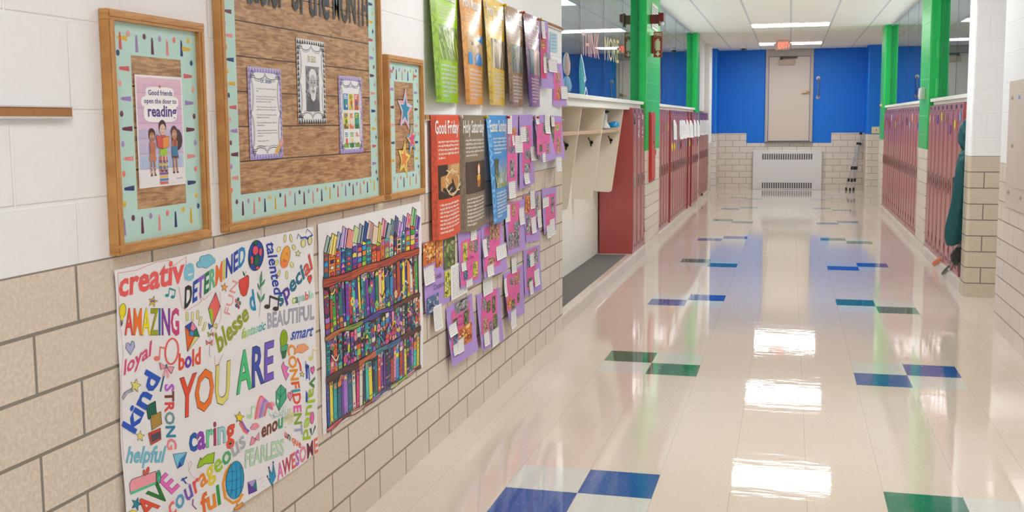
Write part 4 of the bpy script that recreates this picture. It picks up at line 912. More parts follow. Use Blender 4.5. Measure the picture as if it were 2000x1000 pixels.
for r, zs in enumerate(ZL):
    y = ay0+.004; top = (1.085 if r == 0 else ZL[r-1]-.030)
    while y < ay1-.02:
        w = random.uniform(.020, .042) if r else random.uniform(.038, .062); h = (top-zs)*random.uniform(.86, 1.0) if r else random.uniform(.070, .098)
        if y+w > ay1: w = ay1-y
        lean = random.uniform(-.008, .008) if r else random.uniform(-.002, .004)
        pattern([(y, zs-.012), (y+w, zs-.012), (y+w+lean, zs+h), (y+lean, zs+h)], random.choice(PAL), 1)
        if r == 0 or random.random() < .25:
            c = random.choice(PAL); t0 = zs+h
            if r == 0: d, hh, sl = random.uniform(.022, .036), random.uniform(.055, .078), .012; T4 = [(y-.001, t0-.004), (y+w*.96, t0-.004-sl), (y+w*.96+d, t0+hh-sl-.006), (y+d, t0+hh)]
            else: d = w*random.uniform(.8, 1.3); hh = .02; T4 = [(y+lean, t0), (y+w*.55+lean, t0-.008), (y+w*.55+lean+d*.8, t0+hh-.006), (y+lean+d*.62, t0+hh+.004)]
            A.poly(T4, DK, 3.2); cc = lambda f, g: tuple((T4[0][q]*(1-f)+T4[1][q]*f)*(1-g)+(T4[3][q]*(1-f)+T4[2][q]*f)*g for q in (0, 1))
            A.poly([cc(.05, .04), cc(.95, .04), cc(.95, .96), cc(.05, .96)], c, 4)
            c4 = random.choice(PAL+[hx('F2F0EC')]*8)
            for q in range(4): A.line([cc(.16+.22*q, .05), cc(.16+.22*q, .95)], .0042 if r == 0 else .0028, c4 if q % 2 else DK if random.random() < .3 else hx('F2F0EC'), 4.5)
        y += w+.0006
    # loose shapes over the middle rows
    if r in (1, 2):
        for q in range(60):
            a, b = random.uniform(ay0+.01, ay1-.01), random.uniform(zs-.01, top-.02); s = random.uniform(.005, .013)
            A.ell(a, b, s, s*random.uniform(.7, 1.6), DK, 4.6, 10, random.random()*3); A.ell(a, b, s*.75, s*random.uniform(.5, 1.1), random.choice(PAL), 5, 10, random.random()*3)
        for q in range(9):
            a, b = random.uniform(ay0+.03, ay1-.03), random.uniform(zs+.01, top-.04); c = random.choice(PAL); c3 = random.choice(PAL)
            for i in range(7): A.ell(a+.012*math.cos(i*.9), b+.012*math.sin(i*.9), .007, .006, c, 5.1, 9)
            A.ell(a, b, .006, .006, c3, 5.3, 9)
        for q in range(10):
            a, b = random.uniform(ay0+.02, ay1-.06), random.uniform(zs+.01, top-.03); c = random.choice(PAL); P = [(a+.012*i, b+.014*math.sin(i*.9+q)) for i in range(7)]
            A.line(P, .009, DK, 5.15); A.line(P, .0065, c, 5.3)
BR = R_('B8482A', 'C85A2E', 'B8482A', 'C4522C')
shelf_band(ZL[0]-.010, .034, BR, 0); shelf_band(ZL[1]-.012, .022, R_('D07A3C', '8CA83C', '5A50B0', '5A50B0', '7A4030', '7A4030'), 0)
shelf_band(ZL[2]-.012, .026, R_('5A2E2C', '5A2E2C', 'E0703C', '2E8CA0', '2E6AA8', '5A2E2C', '5A2E2C'), 0); shelf_band(ZL[3]-.004, .018, R_('E86A78', '8A3E2C', 'F0C8B4', 'B85034', 'A88AD0', '3A6AA0', 'D8DC9A', 'A8D848', 'F0A8B4', '7A3A2C'), 0)
o = A.build('hanging_poster', M_satin, origin=(.005, 3.94, .42)); tag(o, 'colouring poster of crowded bookshelves filled in with bright felt pens', 'poster')
# ------------------------------------------------------------------ hanging sheets: banners and collages
class Sheet:
    """A sheet pinned along its top edge, its lower corners standing off the wall. S(s, t, d): s near to far, t top to bottom, d off the sheet."""
    def __init__(s, TL, TR, BR, BL, x0=.004, pw=1.4): s.c = [Vector(q) for q in (TL, TR, BR, BL)]; s.x0 = x0; s.pw = pw
    def P(s, a, t, d=0.0):
        TL, TR, BR, BL = s.c; top = TL.lerp(TR, a); bot = BL.lerp(BR, a); p = top.lerp(bot, t)
        tt = max(0.0, t); p.x = top.x+(bot.x-top.x)*(tt**s.pw)+d; return p
    def inv(s, u, v):
        a, t = .5, .5
        for _ in range(12):
            x, y = project(s.P(a, t)); xa, ya = project(s.P(a+.01, t)); xt, yt = project(s.P(a, t+.01))
            j11, j21, j12, j22 = (xa-x)/.01, (ya-y)/.01, (xt-x)/.01, (yt-y)/.01; D = j11*j22-j12*j21
            ex, ey = u-x, v-y; a += max(-.5, min(.5, (ex*j22-ey*j12)/D)); t += max(-.5, min(.5, (ey*j11-ex*j21)/D))
        return a, t
def px_sheet(TL, TR, BR, BL, x0=.004):
    y0, z0 = on_x(*TL, x0); y1, z1 = on_x(*TR, x0)
    def low(uv, y):
        x, z = on_y(*uv, y)
        if x < x0: yy, zz = on_x(*uv, x0); return (x0, yy, zz)
        if x > .13: yy, zz = on_x(*uv, .10); return (.10, yy, zz)
        return (x, y, z)
    return Sheet((x0, y0, z0), (x0, y1, z1), low(BR, y1), low(BL, y0), x0)
def sheet_F(S): return lambda a, t, k: tuple(S.P(a, t, .0005*k))
def para(A, s0, s1, t0, t1, n, col, k, seed, hgt=.56):
    random.seed(seed)
    for i in range(n):
        t = t0+(t1-t0)*i/n; end = s1 if i < n-1 else s0+(s1-s0)*random.uniform(.3, .7); s = s0
        while s < end-.01:
            for _ in range(random.randint(2, 8)):
                if s > end-.01: break
                hh = (t1-t0)/n*hgt; up_ = random.choice((.35, .35, .35, .0)); dn = random.choice((1, 1, 1, 1.3)); A.poly([(s, t+hh*up_), (s+.0105, t+hh*up_), (s+.0105, t+hh*dn), (s, t+hh*dn)], col, k); s += .0145
            s += .014
BANNERS = [
 ('glossy lime green banner with a photo of grass blades, in the upper row', 4.570, 5.010, 2.182, 1.616, .037, 'A4D41C', '86BE14', 'Palm Sunday', 'palm'),
 ('glossy orange banner with a photo of stone arches, in the upper row', 5.022, 5.442, 2.182, 1.612, .037, 'F2A43C', 'DE8E30', 'Holy Monday', 'arch'),
 ('glossy yellow banner with a photo of pale trunks, in the upper row', 5.453, 5.893, 2.182, 1.614, .036, 'F2C832', 'D8A62A', 'Holy Tuesday', 'trunk'),
 ('glossy tan banner with a photo of grey olive branches, in the upper row', 5.885, 6.319, 2.182, 1.612, .033, 'AE8250', '966C40', 'Holy Wednesday', 'olive'),
 ('glossy plum banner with a photo of draped cloth, in the upper row', 6.322, 6.770, 2.182, 1.616, .040, '9A4874', '7E3C78', 'Holy Thursday', 'cloth'),
 ('red banner with a photo of a crown of thorns', 4.590, 5.022, 1.557, .988, .0, 'E2552E', 'C8442A', 'Good Friday', 'thorn'),
 ('brown banner with a photo of a lit candle', 5.022, 5.463, 1.557, .982, .0, '8A7A64', '72644F', 'Holy Saturday', 'candle'),
 ('sky blue banner with a photo of sunlit grass', 5.487, 5.925, 1.559, .976, .042, '3E96DE', '5CB4F0', 'Easter Sunday', 'sky')]
def picture(A, kind, a0, a1, t0, t1, k):
    W_, H_ = a1-a0, t1-t0; random.seed(hash(kind) % 1 + len(kind)*7)
    M = lambda u, v: (a0+W_*u, t0+H_*v)
    def base(c, n=8, m=8): A.rect(a0, t0, a1, t1, hx(c), k, n, m)
    def R(u0, v0, u1, v1, c, kk=1): A.rect(*M(u0, v0), *M(u1, v1), hx(c), k+kk, 3, 3)
    if kind == 'palm':
        base('7A9A3C')
        for q in range(46):
            u = random.uniform(-.1, 1); c = random.choice(['C8E050', '5A7A2C', 'A8C43C', 'E8F0B0', '8AA844', '4A6428']); l = random.uniform(.3, .9); v = random.uniform(0, .6); d = random.uniform(.1, .3)
            A.line([M(max(0, min(1, u)), v), M(max(0, min(1, u+d)), min(1, v+l))], .018, hx(c), k+1)
    elif kind == 'arch':
        base('D8B888'); A.poly([M(0, 0), M(1, 0), M(1, .26), M(.6, .20), M(.3, .12), M(0, 0)], hx('4A9CE0'), k+1)
        for q in range(70): R(*(lambda u, v: (u, v, min(1, u+.09), min(1, v+.035)))(random.random()*.93, random.uniform(.24, .94)), random.choice(['C8A474', 'E2C69A', 'B8946A', 'D0B080']))
        for u, v, w in ((.2, .28, .11), (.6, .34, .10)): R(u, v, u+w, v+.10, '4A5A78', 2)
        for u0, u1 in ((-.02, .24), (.42, .92)):
            c = (u0+u1)/2; A.poly([M(max(0, u0), 1), M(max(0, u0), .80)]+[M(max(0, c-(u1-u0)/2*math.cos(b)), .80-.20*math.sin(b)) for b in [PI*i/10 for i in range(11)]]+[M(u1, 1)], hx('3E92DC'), k+3)
    elif kind in ('trunk', 'olive', 'cloth'):
        pal = {'trunk': ['E0CFA8', 'B8A078', '6E5C44', 'EFE4C8', 'A48A60', '8A7452'], 'olive': ['9AA08C', '6C7464', 'C4C8BC', '545C4C', 'AEB4A4', '848C78'], 'cloth': ['D8B8A4', 'B08A78', 'EAD6C8', '8A6254', 'C49C8A', 'A87C6C']}[kind]
        base(pal[0]); u = 0
        while u < 1:
            w = random.uniform(.05, .14); d = random.uniform(-.08, .08); A.poly([M(u, 0), M(min(1, u+w), 0), M(max(0, min(1, u+w+d)), 1), M(max(0, min(1, u+d)), 1)], hx(random.choice(pal)), k+1); u += w
        if kind == 'olive':
            for q in range(60): A.ell(*M(random.uniform(.05, .95), random.uniform(.05, .95)), W_*.05, H_*.025, hx(random.choice(pal)), k+2, 8, random.random()*3)
        if kind == 'cloth': A.poly([M(0, 0), M(.22, 0), M(.34, .6), M(.2, 1), M(0, 1)], hx('3E6A6E'), k+2)
    elif kind == 'thorn':
        base('2A2422'); A.poly([M(.42, 0), M(.98, 0), M(1, .5), M(.9, .85), M(.55, .95), M(.1, .75), M(.1, .35), M(.4, .3)], hx('C08A4C'), k+1); A.poly([M(.55, .02), M(.95, .02), M(.93, .3), M(.55, .34)], hx('D8AC70'), k+2); A.poly([M(.15, .34), M(.5, .3), M(.6, .55), M(.3, .7), M(.12, .6)], hx('D0984E'), k+2)
        for q in range(3): A.line([M(.62+.3*math.cos(b)*(1+.05*math.sin(5*b+q)), .55+.36*math.sin(b)*(1+.06*math.cos(7*b+q*2))) for b in [2*PI*i/26+.2*q for i in range(27)]], .014, hx(['E8D2A0', 'B48C54', 'F0DEB4'][q]), k+3)
        for q in range(26):
            b = random.random()*2*PI; A.line([M(.62+.3*math.cos(b), .55+.36*math.sin(b)), M(max(0, min(1, .62+.3*math.cos(b)+random.uniform(-.16, .16))), max(0, min(1, .55+.36*math.sin(b)+random.uniform(-.12, .12))))], .010, hx('ECD8A8'), k+4)
    elif kind == 'candle':
        base('463A32'); A.poly([M(.1, 0), M(.9, 0), M(1, .5), M(.7, .9), M(.2, .7)], hx('4E4138'), k+1)
        A.poly([M(.55, .46), M(.73, .46), M(.73, .72), M(.70, .84), M(.57, .82)], hx('B8782C'), k+2); A.poly([M(.56, .45), M(.73, .45), M(.72, .60), M(.56, .62)], hx('EFB03C'), k+3); A.ell(*M(.645, .46), W_*.085, H_*.02, hx('F8D878'), k+4)
        A.ell(*M(.645, .27), W_*.075, H_*.20, hx('D8621E'), k+3); A.ell(*M(.645, .28), W_*.055, H_*.17, hx('FBE0A0'), k+4); A.ell(*M(.645, .30), W_*.03, H_*.12, hx('FFFFFF'), k+5)
    elif kind == 'sky':
        base('6A9CDC'); A.poly([M(0, 0), M(.3, 0), M(.22, .3), M(.3, .6), M(.2, 1), M(0, 1)], hx('4A5A30'), k+1)
        for q in range(36):
            u = random.uniform(.1, .95); A.line([M(u, .98), M(max(0, min(1, u+random.uniform(-.25, .35))), random.uniform(.15, .7))], .014, hx(random.choice(['E8EEF4', 'B8CCE8', 'D8E4C0', 'A8BC5C', '8AA048', 'F4F4E0'])), k+2)
        R(.15, .86, 1, 1, '8A9A3C', 3)
for bi, (label, y0, y1, zt, zb, lift, c1, c2, title, kind) in enumerate(BANNERS):
    S = Sheet((.015, y0, zt), (.015, y1, zt), (.016 if lift else .019, y1, zb), (.016+lift, y0, zb-.002), .015, 1.15)
    if lift:                                           # the near edge curls out, the far edge hangs straight
        S.P = (lambda S, lift: lambda a, t, d=0.0: Vector((.016+lift*max(0, 1-a)**1.3*max(0, t)**.75+.010*math.sin(PI*min(1, max(0, a)))*min(1, max(0, t)*2.5)+d, S.c[0].y+(S.c[1].y-S.c[0].y)*a, S.c[0].z+(S.c[3].z-S.c[0].z)*t)))(S, lift)
    else:
        S.P = (lambda S: lambda a, t, d=0.0: Vector((.016+.006*math.sin(PI*min(1, max(0, a)))*t+d, S.c[0].y+(S.c[1].y-S.c[0].y)*a, S.c[0].z+(S.c[3].z-S.c[0].z)*t+.012*math.sin(PI*min(1, max(0, a)))*t*t*-1)))(S)
    A = Art(sheet_F(S)); A.rect(0, 0, 1, 1, hx(c1), 0, 16, 24)
    A.rect(.0, .0, .185, 1, tuple(.86*q for q in hx(c1)[:3])+(1,), .6, 4, 24)
    if kind == 'cloth': A.rect(0, .35, .185, 1, hx('6E3A86'), .8, 4, 16)
    big = tuple(.6*q for q in hx(c1)[:3])+(1,) if kind != 'sky' else hx('7CC4F6')
    A.text('HOLY WEEK', (.165, .985), (.165, .012), .145, big, 1.4, (-1, 0), .03)
    A.text(title, (.14, .155 if bi > 4 else .165), (.14+.075*len(title) if len(title) < 13 else .99, .155 if bi > 4 else .165), .105, hx('3A3028'), 1.8, (0, -1), .018); A.text(title, (.135, .152 if bi > 4 else .162), (.135+.075*len(title) if len(title) < 13 else .985, .152 if bi > 4 else .162), .105, hx('FBFAF6'), 2.4, (0, -1), .018)
    pt = .405 if bi > 4 else .375
    para(A, .235, .97, .205, pt-.035, 5, hx('F4F0E4'), 1.5, bi); picture(A, kind, .205, 1.0, pt, pt+.275, 1.5)
    para(A, .245, .94, pt+.31, .965, 8, hx('FAF7EE'), 1.5, bi+50)
    o = A.build('hanging_banner', M_gloss if bi < 5 else M_satin, origin=(.016, (y0+y1)/2, zb)); tag(o, label, 'banner', 'banners on the two tack strips')
# collages on lilac construction paper
LIL, LIL2, PNK = hx('B596DC'), hx('9A78C6'), hx('E665A6')
PHC = [['5A6A3C', '8AA04A', '34442A', 'B8A878', '6C7C5A'], ['C89A7C', '8A5A44', 'E4C4A8', '5A4438', 'B07A5C'], ['8C8C94', 'B8B4B0', '5C5C64', 'D4D0CC', '3C3C44'], ['D87A3C', 'E8C04A', '7A3A2C', 'F0D88A', 'B04A34'], ['4A6A9C', 'A8B8D0', '2E3E64', 'C8C0B0', '6A7A94'], ['E0D84A', '7ABF4A', '3A6A2C', 'F0ECC0', '8A6A44']]
def collage(label, corners, items, big=False):
    S = px_sheet(*corners, .0168 if corners[0][1] < 226 and abs(corners[0][1]-124) > 5 else .004); A = Art(sheet_F(S)); A.rect(0, 0, 1, 1, LIL, 0, 10, 16)
    base = S.P(.5, 0.0)
    o = thing('hanging_collage', label, 'collage', tuple(S.P(.5, 1.0)), 'lilac paper collages'); og = tuple(o.location)
    A.build('backing_sheet', M_ink, parent=o, origin=og)
    for ii, it in enumerate(items):
        kind = it[0]; seed = ii*13+int(corners[0][0]); random.seed(seed)
        if kind == 'text':
            _, body, p0, p1, h, c = it; A = Art(lambda u, v, k: tuple(S.P(*S.inv(u, v), .004+.0004*k))); A.text(body, p0, p1, h, hx(c), 1, bold=.0); A.build('handwriting', M_ink, parent=o, origin=og); continue
        u0, v0, u1, v1 = it[1:5]; Q = [S.inv(*q) for q in vpq(u0, v0, u1, v1)]
        jit = random.uniform(-.03, .03); Q[1] = (Q[1][0], Q[1][1]+jit*.3); Q[2] = (Q[2][0], Q[2][1]+jit*.3)
        lay = {'pink': .0012, 'photo': .0022, 'note': .0034}[kind]; curl = 0.0 if kind != 'note' else random.uniform(.0, .010)
        def F(a, b, k, Q=Q, lay=lay, curl=curl):
            s_ = [(Q[0][q]*(1-a)+Q[1][q]*a)*(1-b)+(Q[3][q]*(1-a)+Q[2][q]*a)*b for q in (0, 1)]
            return tuple(S.P(s_[0], s_[1], lay+.00035*k+curl*b*b))
        A = Art(F)
        if kind == 'pink':
            A.rect(0, 0, 1, 1, hx('D8467C') if len(it) > 5 else PNK, 0, 8, 12)
            for q in range(4):                        # pen words too small to read
                a, b = random.uniform(.15, .7), random.uniform(.25, .7); A.line([(a+.03*i, b+.02*((i*3) % 4-1.5)) for i in range(6)], .007, hx('5A3A6A'), 1)
        elif kind == 'photo':
            pal = PHC[it[5] if len(it) > 5 else random.randrange(len(PHC))]; A.rect(0, 0, 1, 1, hx(pal[0]), 0, 3, 4)
            for q in range(46):
                a, b = random.uniform(.06, .94), random.uniform(.05, .95); f = 1-.6*q/46; A.ell(a, b, min(a, 1-a, f*random.uniform(.07, .20)), min(b, 1-b, f*random.uniform(.04, .13)), hx(random.choice(pal)), 1+.02*q, 8)
            for q in range(5):
                a, b = random.uniform(.2, .8), random.uniform(.15, .8); A.line([(a, b), (a+random.uniform(-.15, .15), b+.15)], .05, hx(random.choice(pal)), 2)
        else:
            A.rect(0, 0, 1, 1, hx('F3F2EF'), 0, 4, 6); n = max(4, int((v1-v0)/4))
            for q in range(n):
                t = .10+.86*q/n; a = .1
                while a < .86:
                    w = random.uniform(.08, .2); A.poly([(a, t), (min(.9, a+w), t), (min(.9, a+w), t+.24/n), (a, t+.24/n)], hx('A6AAB8'), 1); a += w+.05
            if random.random() < .7:                  # border of felt-pen dots
                for q in range(10): A.ell(.96, .05+.1*q, .05, .03, hx(random.choice(['3A4A9C', '2E8A5A', 'D04A4A', 'E0B03C'])), 1, 7)
                for q in range(6): A.ell(.1+.15*q, .03, .06, .022, hx(random.choice(['3A4A9C', '2E8A5A', 'D04A4A'])), 1, 7)
        A.build({'pink': 'pink_sheet', 'photo': 'photo', 'note': 'note_slip'}[kind], M_ink, parent=o, origin=og)
    return o
P_, H_, N_ = 'pink', 'photo', 'note'
collage('lilac collage lettered about creation, under the red banner', [(825, 473.6), (888.6, 464.6), (888.6, 584), (831, 611)],
  [(H_, 825.5, 476, 850, 521, 3), (H_, 851, 471, 864, 524, 3), (H_, 866, 468.5, 888, 528, 0), (H_, 867.6, 531, 880, 583, 5), (N_, 826, 524, 846.6, 559), (N_, 879, 520, 911, 588), (H_, 833, 583, 856, 617, 4), (N_, 845, 600, 861, 648), ('text', "God's", (846, 547), (861, 541), 10, '3A2E5A'), ('text', 'Creation', (845, 567), (867, 557), 10, '3A2E5A')])
collage('lilac collage with a rainbow drawing on pink, under the brown banner', [(894, 452.6), (939, 440), (940.4, 550.6), (900, 564.6)],
  [(P_, 900, 472, 935, 560), (N_, 918, 450, 930.6, 471), (N_, 900, 514, 909.6, 531), (N_, 909.6, 548, 922, 562), (H_, 904, 476, 912, 513, 5), (H_, 915, 474, 924, 494, 1), (H_, 925.5, 471, 932.5, 494, 2), (H_, 923.6, 513, 932, 542, 5), (H_, 905, 528, 913, 549, 4), ('text', 'God Time', (909, 509), (924, 503), 6, '6A2A5A')])
collage('lilac collage with clustered face photos on pink, under the blue banner', [(939, 440), (980, 428), (992, 527), (946, 545)],
  [(P_, 946, 446, 977, 531), (H_, 947, 461, 955, 496, 2), (H_, 956, 436, 965, 470, 1), (H_, 966, 434, 975, 468, 1), (N_, 968, 482, 988, 510), (N_, 941.5, 469, 949, 503), (N_, 950, 520, 963, 542), (H_, 954.4, 504, 966, 521, 1)])
collage('lilac collage with green leaf photos on pink, lowest of all and nearest', [(871, 601), (922, 573), (934.8, 683.6), (884, 717)],
  [(P_, 882, 608, 918, 686), (H_, 888.6, 591, 914, 616, 2), (H_, 905.4, 609, 915, 637, 0), (H_, 884, 625, 893, 642, 0), (H_, 895.6, 643, 921, 681, 3), (N_, 875.4, 637, 890, 660), (N_, 893, 665, 905, 693), (N_, 884, 675, 892.5, 696), (H_, 884.4, 655, 894, 674, 4), ('text', 'CURLY', (893, 622), (904, 617), 5, '6A2A5A'), ('text', 'PLANT', (893, 638), (905, 632), 5, '6A2A5A')])
collage('lilac collage with six small photos on pink, second lowest', [(930.6, 575.8), (976.8, 561.8), (983.8, 665), (941.8, 686)],
  [(P_, 940.4, 580, 971, 656), (N_, 942, 547, 960, 580), (H_, 941.8, 586, 948.8, 608, 2), (H_, 950, 590, 957, 612, 0), (H_, 961, 580, 967, 612, 0), (H_, 943, 624, 951.6, 651, 1), (H_, 955, 630, 961, 653, 2), (H_, 962.8, 616, 971, 644, 0), (N_, 944, 651, 954.4, 678), (N_, 960, 646, 974, 679)])
collage('lilac collage with a note slip hanging below its lower edge, near the floor', [(983, 535), (1022.7, 516.5), (1024.6, 611), (995, 629)],
  [(P_, 990, 537, 1015, 609), (N_, 998, 504, 1008, 535), (N_, 997, 609, 1008, 644), (N_, 983.5, 546, 988.5, 581), (H_, 996, 544, 1002.4, 559, 2), (H_, 1005.4, 537, 1014, 557, 1), (H_, 991.3, 582, 998, 605, 3), (H_, 998.7, 587, 1005, 605, 0), (H_, 1009.8, 574, 1014, 592, 0)])
collage('lilac collage with photos nearly covering its pink sheet, farthest in the bottom row', [(1022, 490), (1054, 477.6), (1058.6, 566.4), (1025.7, 580)],
  [(P_, 1029, 492.5, 1046.8, 568), (H_, 1029, 498, 1035, 524, 4), (H_, 1042, 489, 1050.5, 516, 2), (H_, 1030, 546, 1039, 562, 0), (N_, 1034, 496, 1042, 522), (N_, 1042.3, 530, 1052, 561), (N_, 1033, 550, 1040, 576)])
collage('lilac collage beside the blue banner foot, with a black and white photo', [(984.6, 398), (1022.7, 388.8), (1028, 485), (993, 500)],
  [(P_, 994, 398, 1015, 489), (N_, 985.7, 402, 995, 435), (N_, 1012.7, 406, 1022.7, 440), (H_, 999, 398, 1006, 424, 1), (H_, 993, 456, 1002.4, 488, 2), (H_, 1004, 433, 1013.5, 485, 2)])
collage('lilac collage with a grey cat photo and an orange photo', [(1022, 381.4), (1052.3, 374), (1055.3, 468.4), (1028, 474)],
  [(P_, 1028, 384, 1046.8, 461), (H_, 1025, 382, 1033.8, 417, 3), (H_, 1045, 383, 1052.3, 424, 2), (H_, 1028, 419, 1035.7, 457, 2), (N_, 1034.5, 371, 1044, 409), (N_, 1036.4, 426, 1045, 457), (N_, 1048.6, 411, 1056, 445)])
collage('lilac collage with one tall dark photo, by itself near the wall corner', [(1057.9, 369), (1086.7, 364.8), (1085.6, 450), (1063, 458)],
  [(P_, 1066, 381.5, 1083.5, 450), (N_, 1059, 387, 1071.6, 407), (H_, 1076.4, 385, 1082, 417, 2), (N_, 1066.4, 441, 1073.4, 466), (N_, 1073, 430, 1082, 461)])
collage('long lilac collage right beside the blue banner with an orange oval', [(988.8, 224.8), (1012, 223.8), (1010, 374), (991, 381.7)],
  [(P_, 990.5, 256, 1009, 355), (N_, 990, 225, 999, 261), (H_, 991.5, 262, 995.4, 300, 2), (H_, 1001, 250, 1007, 266, 3), (N_, 999, 265, 1003, 284), (H_, 997.3, 287, 1004, 299, 4), (H_, 995.4, 313, 1004, 347, 2), (N_, 992.4, 355, 1006, 389)])
collage('long lilac collage curling at the foot with a cat photo on pink', [(1013.9, 224.4), (1040, 223.8), (1043.7, 358), (1014.9, 371)],
  [(P_, 1019.7, 245, 1037, 339), (N_, 1015, 248, 1026.6, 278), (N_, 1005, 265, 1019.7, 299), (N_, 1035.3, 286, 1049, 314), (H_, 1026.6, 251, 1032.4, 280, 2), (H_, 1025.6, 294, 1035.3, 312, 2), (H_, 1023.6, 320, 1034.4, 339, 2), (N_, 1022.3, 339, 1032.4, 360)])
collage('lilac collage leaning off the wall with bare pink in its middle', [(1043, 224.8), (1072.4, 224.4), (1087, 309.6), (1058.7, 317.4)],
  [(P_, 1049, 240, 1074, 303), (N_, 1044.5, 225, 1051, 243), (N_, 1063.2, 224, 1073, 261), (H_, 1059.7, 240, 1064.6, 261, 2), (H_, 1067.5, 281, 1072.4, 300, 2), (H_, 1053, 283, 1058.7, 297, 0), (N_, 1058.7, 298, 1064.6, 317)])
collage('lilac collage at the wall corner with a lime green figure on pink', [(1075.3, 225.7), (1097, 226.7), (1104, 309.6), (1085, 309.6)],
  [(P_, 1078.5, 239, 1096.5, 301), (N_, 1075.5, 227, 1082, 247), (H_, 1085, 243, 1092, 255, 5), (H_, 1077, 248, 1082, 278, 0), (H_, 1087, 269, 1094.8, 300, 1), (N_, 1085, 306, 1096, 335)])
collage('narrow lilac collage past the plum banner, topmost of the collages', [(1054, 42), (1070, 41.4), (1082.8, 173.7), (1058, 171.4)],
  [(P_, 1056.3, 62, 1067.8, 153, 1), (N_, 1056.3, 41, 1063.2, 75), (H_, 1056.3, 76, 1063, 94, 3), (H_, 1062, 103, 1070, 140, 2), (N_, 1060.5, 110, 1066, 142), (N_, 1070, 115, 1087, 140)])
collage('small lilac collage overhanging the wall corner by the glass', [(1080.5, 124), (1098, 124), (1108, 207), (1079.3, 207)],
  [(P_, 1081, 139, 1094.3, 196), (H_, 1086.2, 141, 1093, 161, 1), (H_, 1087.4, 169, 1093, 195, 3), (N_, 1094.3, 168, 1107.5, 193)])
A = Art(lambda u, v, k: (.003+.0004*k,)+on_x(u, v, .003)); q = vpq(1074.7, 62, 1088.5, 100); A.poly(q, hx('B4D8EC'), 0)
for i in range(5): A.line([(1077, 68+6.5*i), (1086, 69+6.5*i)], .8, hx('4A5A8C'), 1)
yy, zz = on_x(1081, 100, .003)
tag(A.build('hanging_note', M_ink, origin=(.003, yy, zz)), 'pale blue handwritten note high on the white wall by the corner', 'note')
# push pins on the strips
for lab, y, z, c in (('yellow push pin between the yellow and tan banners', 5.889, 2.176, 'E8C82A'), ('red push pin between the tan and plum banners', 6.321, 2.176, 'D8402E'), ('yellow push pin at the far top corner of the plum banner', 6.772, 2.176, 'E8C82A'),
                     ('yellow push pin between the brown and blue banners', 5.474, 1.549, 'E8C82A'), ('red push pin at the far top corner of the blue banner', 5.930, 1.549, 'D8302E'), ('clear push pin at the near top corner of the brown banner', 5.024, 1.549, 'E4E4E0'), ('red push pin over the leaning collage', 6.66, 1.549, 'D8402E')):
    b = MB(); b.tube([(.012, y, z), (.019, y, z), (.020, y, z), (.030, y, z), (.031, y, z), (.035, y, z)], [.003, .003, .009, .006, .009, .008], 10)
    tag(b.build('push_pin', plain('pin_'+c, hx(c), .25), origin=(.012, y, z)), lab, 'push pin', 'push pins on the strips')
# ------------------------------------------------------------------ open cubbies
M_cub = plain('cubby_laminate', L(232, 222, 202), .42, grain=.02); M_oakshelf = wood('oak_shelf', L(214, 184, 156), L(188, 152, 122), 'y', 3)
o = thing('coat_cubby', 'open cream coat cubbies with slanted dividers, an oak shelf and black hooks', 'coat cubby', (-.40, 9.3, .8)); og = (-.40, 9.3, .8)
DY = [7.60, 8.72, 9.87, 11.0]
for dy in DY:
    P = [(-.3995, 1.639), (-.082, 1.639)]+[(-.2-.035+.035*math.cos(a), .84+.035*math.sin(a)-.02) for a in [0, -.4, -.8, -1.2, -1.57]]+[(-.3995, .793)]
    b = MB(); b.prism(P, dy, dy+.02, 0, axis='y'); b.build('divider', M_cub, parent=o, origin=og)
for a, c in zip(DY, DY[1:]):
    b = MB(); b.box(-.3995, -.118, a+.0205, c-.001, 1.410, 1.440); b.build('shelf', M_oakshelf, parent=o, origin=og, bevel=.003)
M_hook = plain('black_hook', L(26, 26, 28), .35, metal=.3)
for dy in DY[1:]:
    b = MB(); c = Vector((-.21, dy, 1.325))
    b.tube([c+Vector((0, .0, 0)), c+Vector((0, -.006, 0))], .017, 12)
    b.tube([c+Vector((0, -.004, -.01)), c+Vector((.004, -.03, -.035)), c+Vector((.004, -.05, -.03)), c+Vector((.004, -.055, -.012))], .0055, 8); b.tube([c+Vector((0, -.004, .008)), c+Vector((-.012, -.035, .02)), c+Vector((-.018, -.06, .045))], .0055, 8)
    b.build('hook', M_hook, parent=o, origin=og)
from mathutils import noise as mnoise
def crumple(R, amp, sc_):
    return [[tuple(Vector(p)+mnoise.noise_vector(Vector(p)*sc_)*amp) for p in r] for r in R]
def blob(cx, cy, rings, n=18, amp=.06, seed=1, f=3):
    R = []; random.seed(seed); ph = [random.random()*6 for _ in range(6)]
    for k, (z, dx, dy, rx, ry_) in enumerate(rings):
        R.append([(cx+dx+rx*math.cos(a)*(1+amp*math.sin(f*a+ph[0]+k*1.1)+amp*.7*math.sin((f+3)*a+ph[1]-k*.9)), cy+dy+ry_*math.sin(a)*(1+amp*math.sin(f*a+ph[0]+k*1.1)+amp*.7*math.sin((f+3)*a+ph[1]-k*.9)), z) for a in [2*PI*i/n for i in range(n)]])
    return R
M_wsh = plain('white_fabric', L(226, 228, 232), .7, grain=.06); M_navy = plain('navy_fabric', L(38, 58, 96), .6, grain=.1); M_bluebag = plain('blue_plastic', L(28, 150, 214), .22, grain=.12, scale=18)
o = thing('sneaker', 'white and navy sneaker stood on end on the cubby shelf', 'shoe', (-.205, 10.62, 1.4405)); og = tuple(o.location)
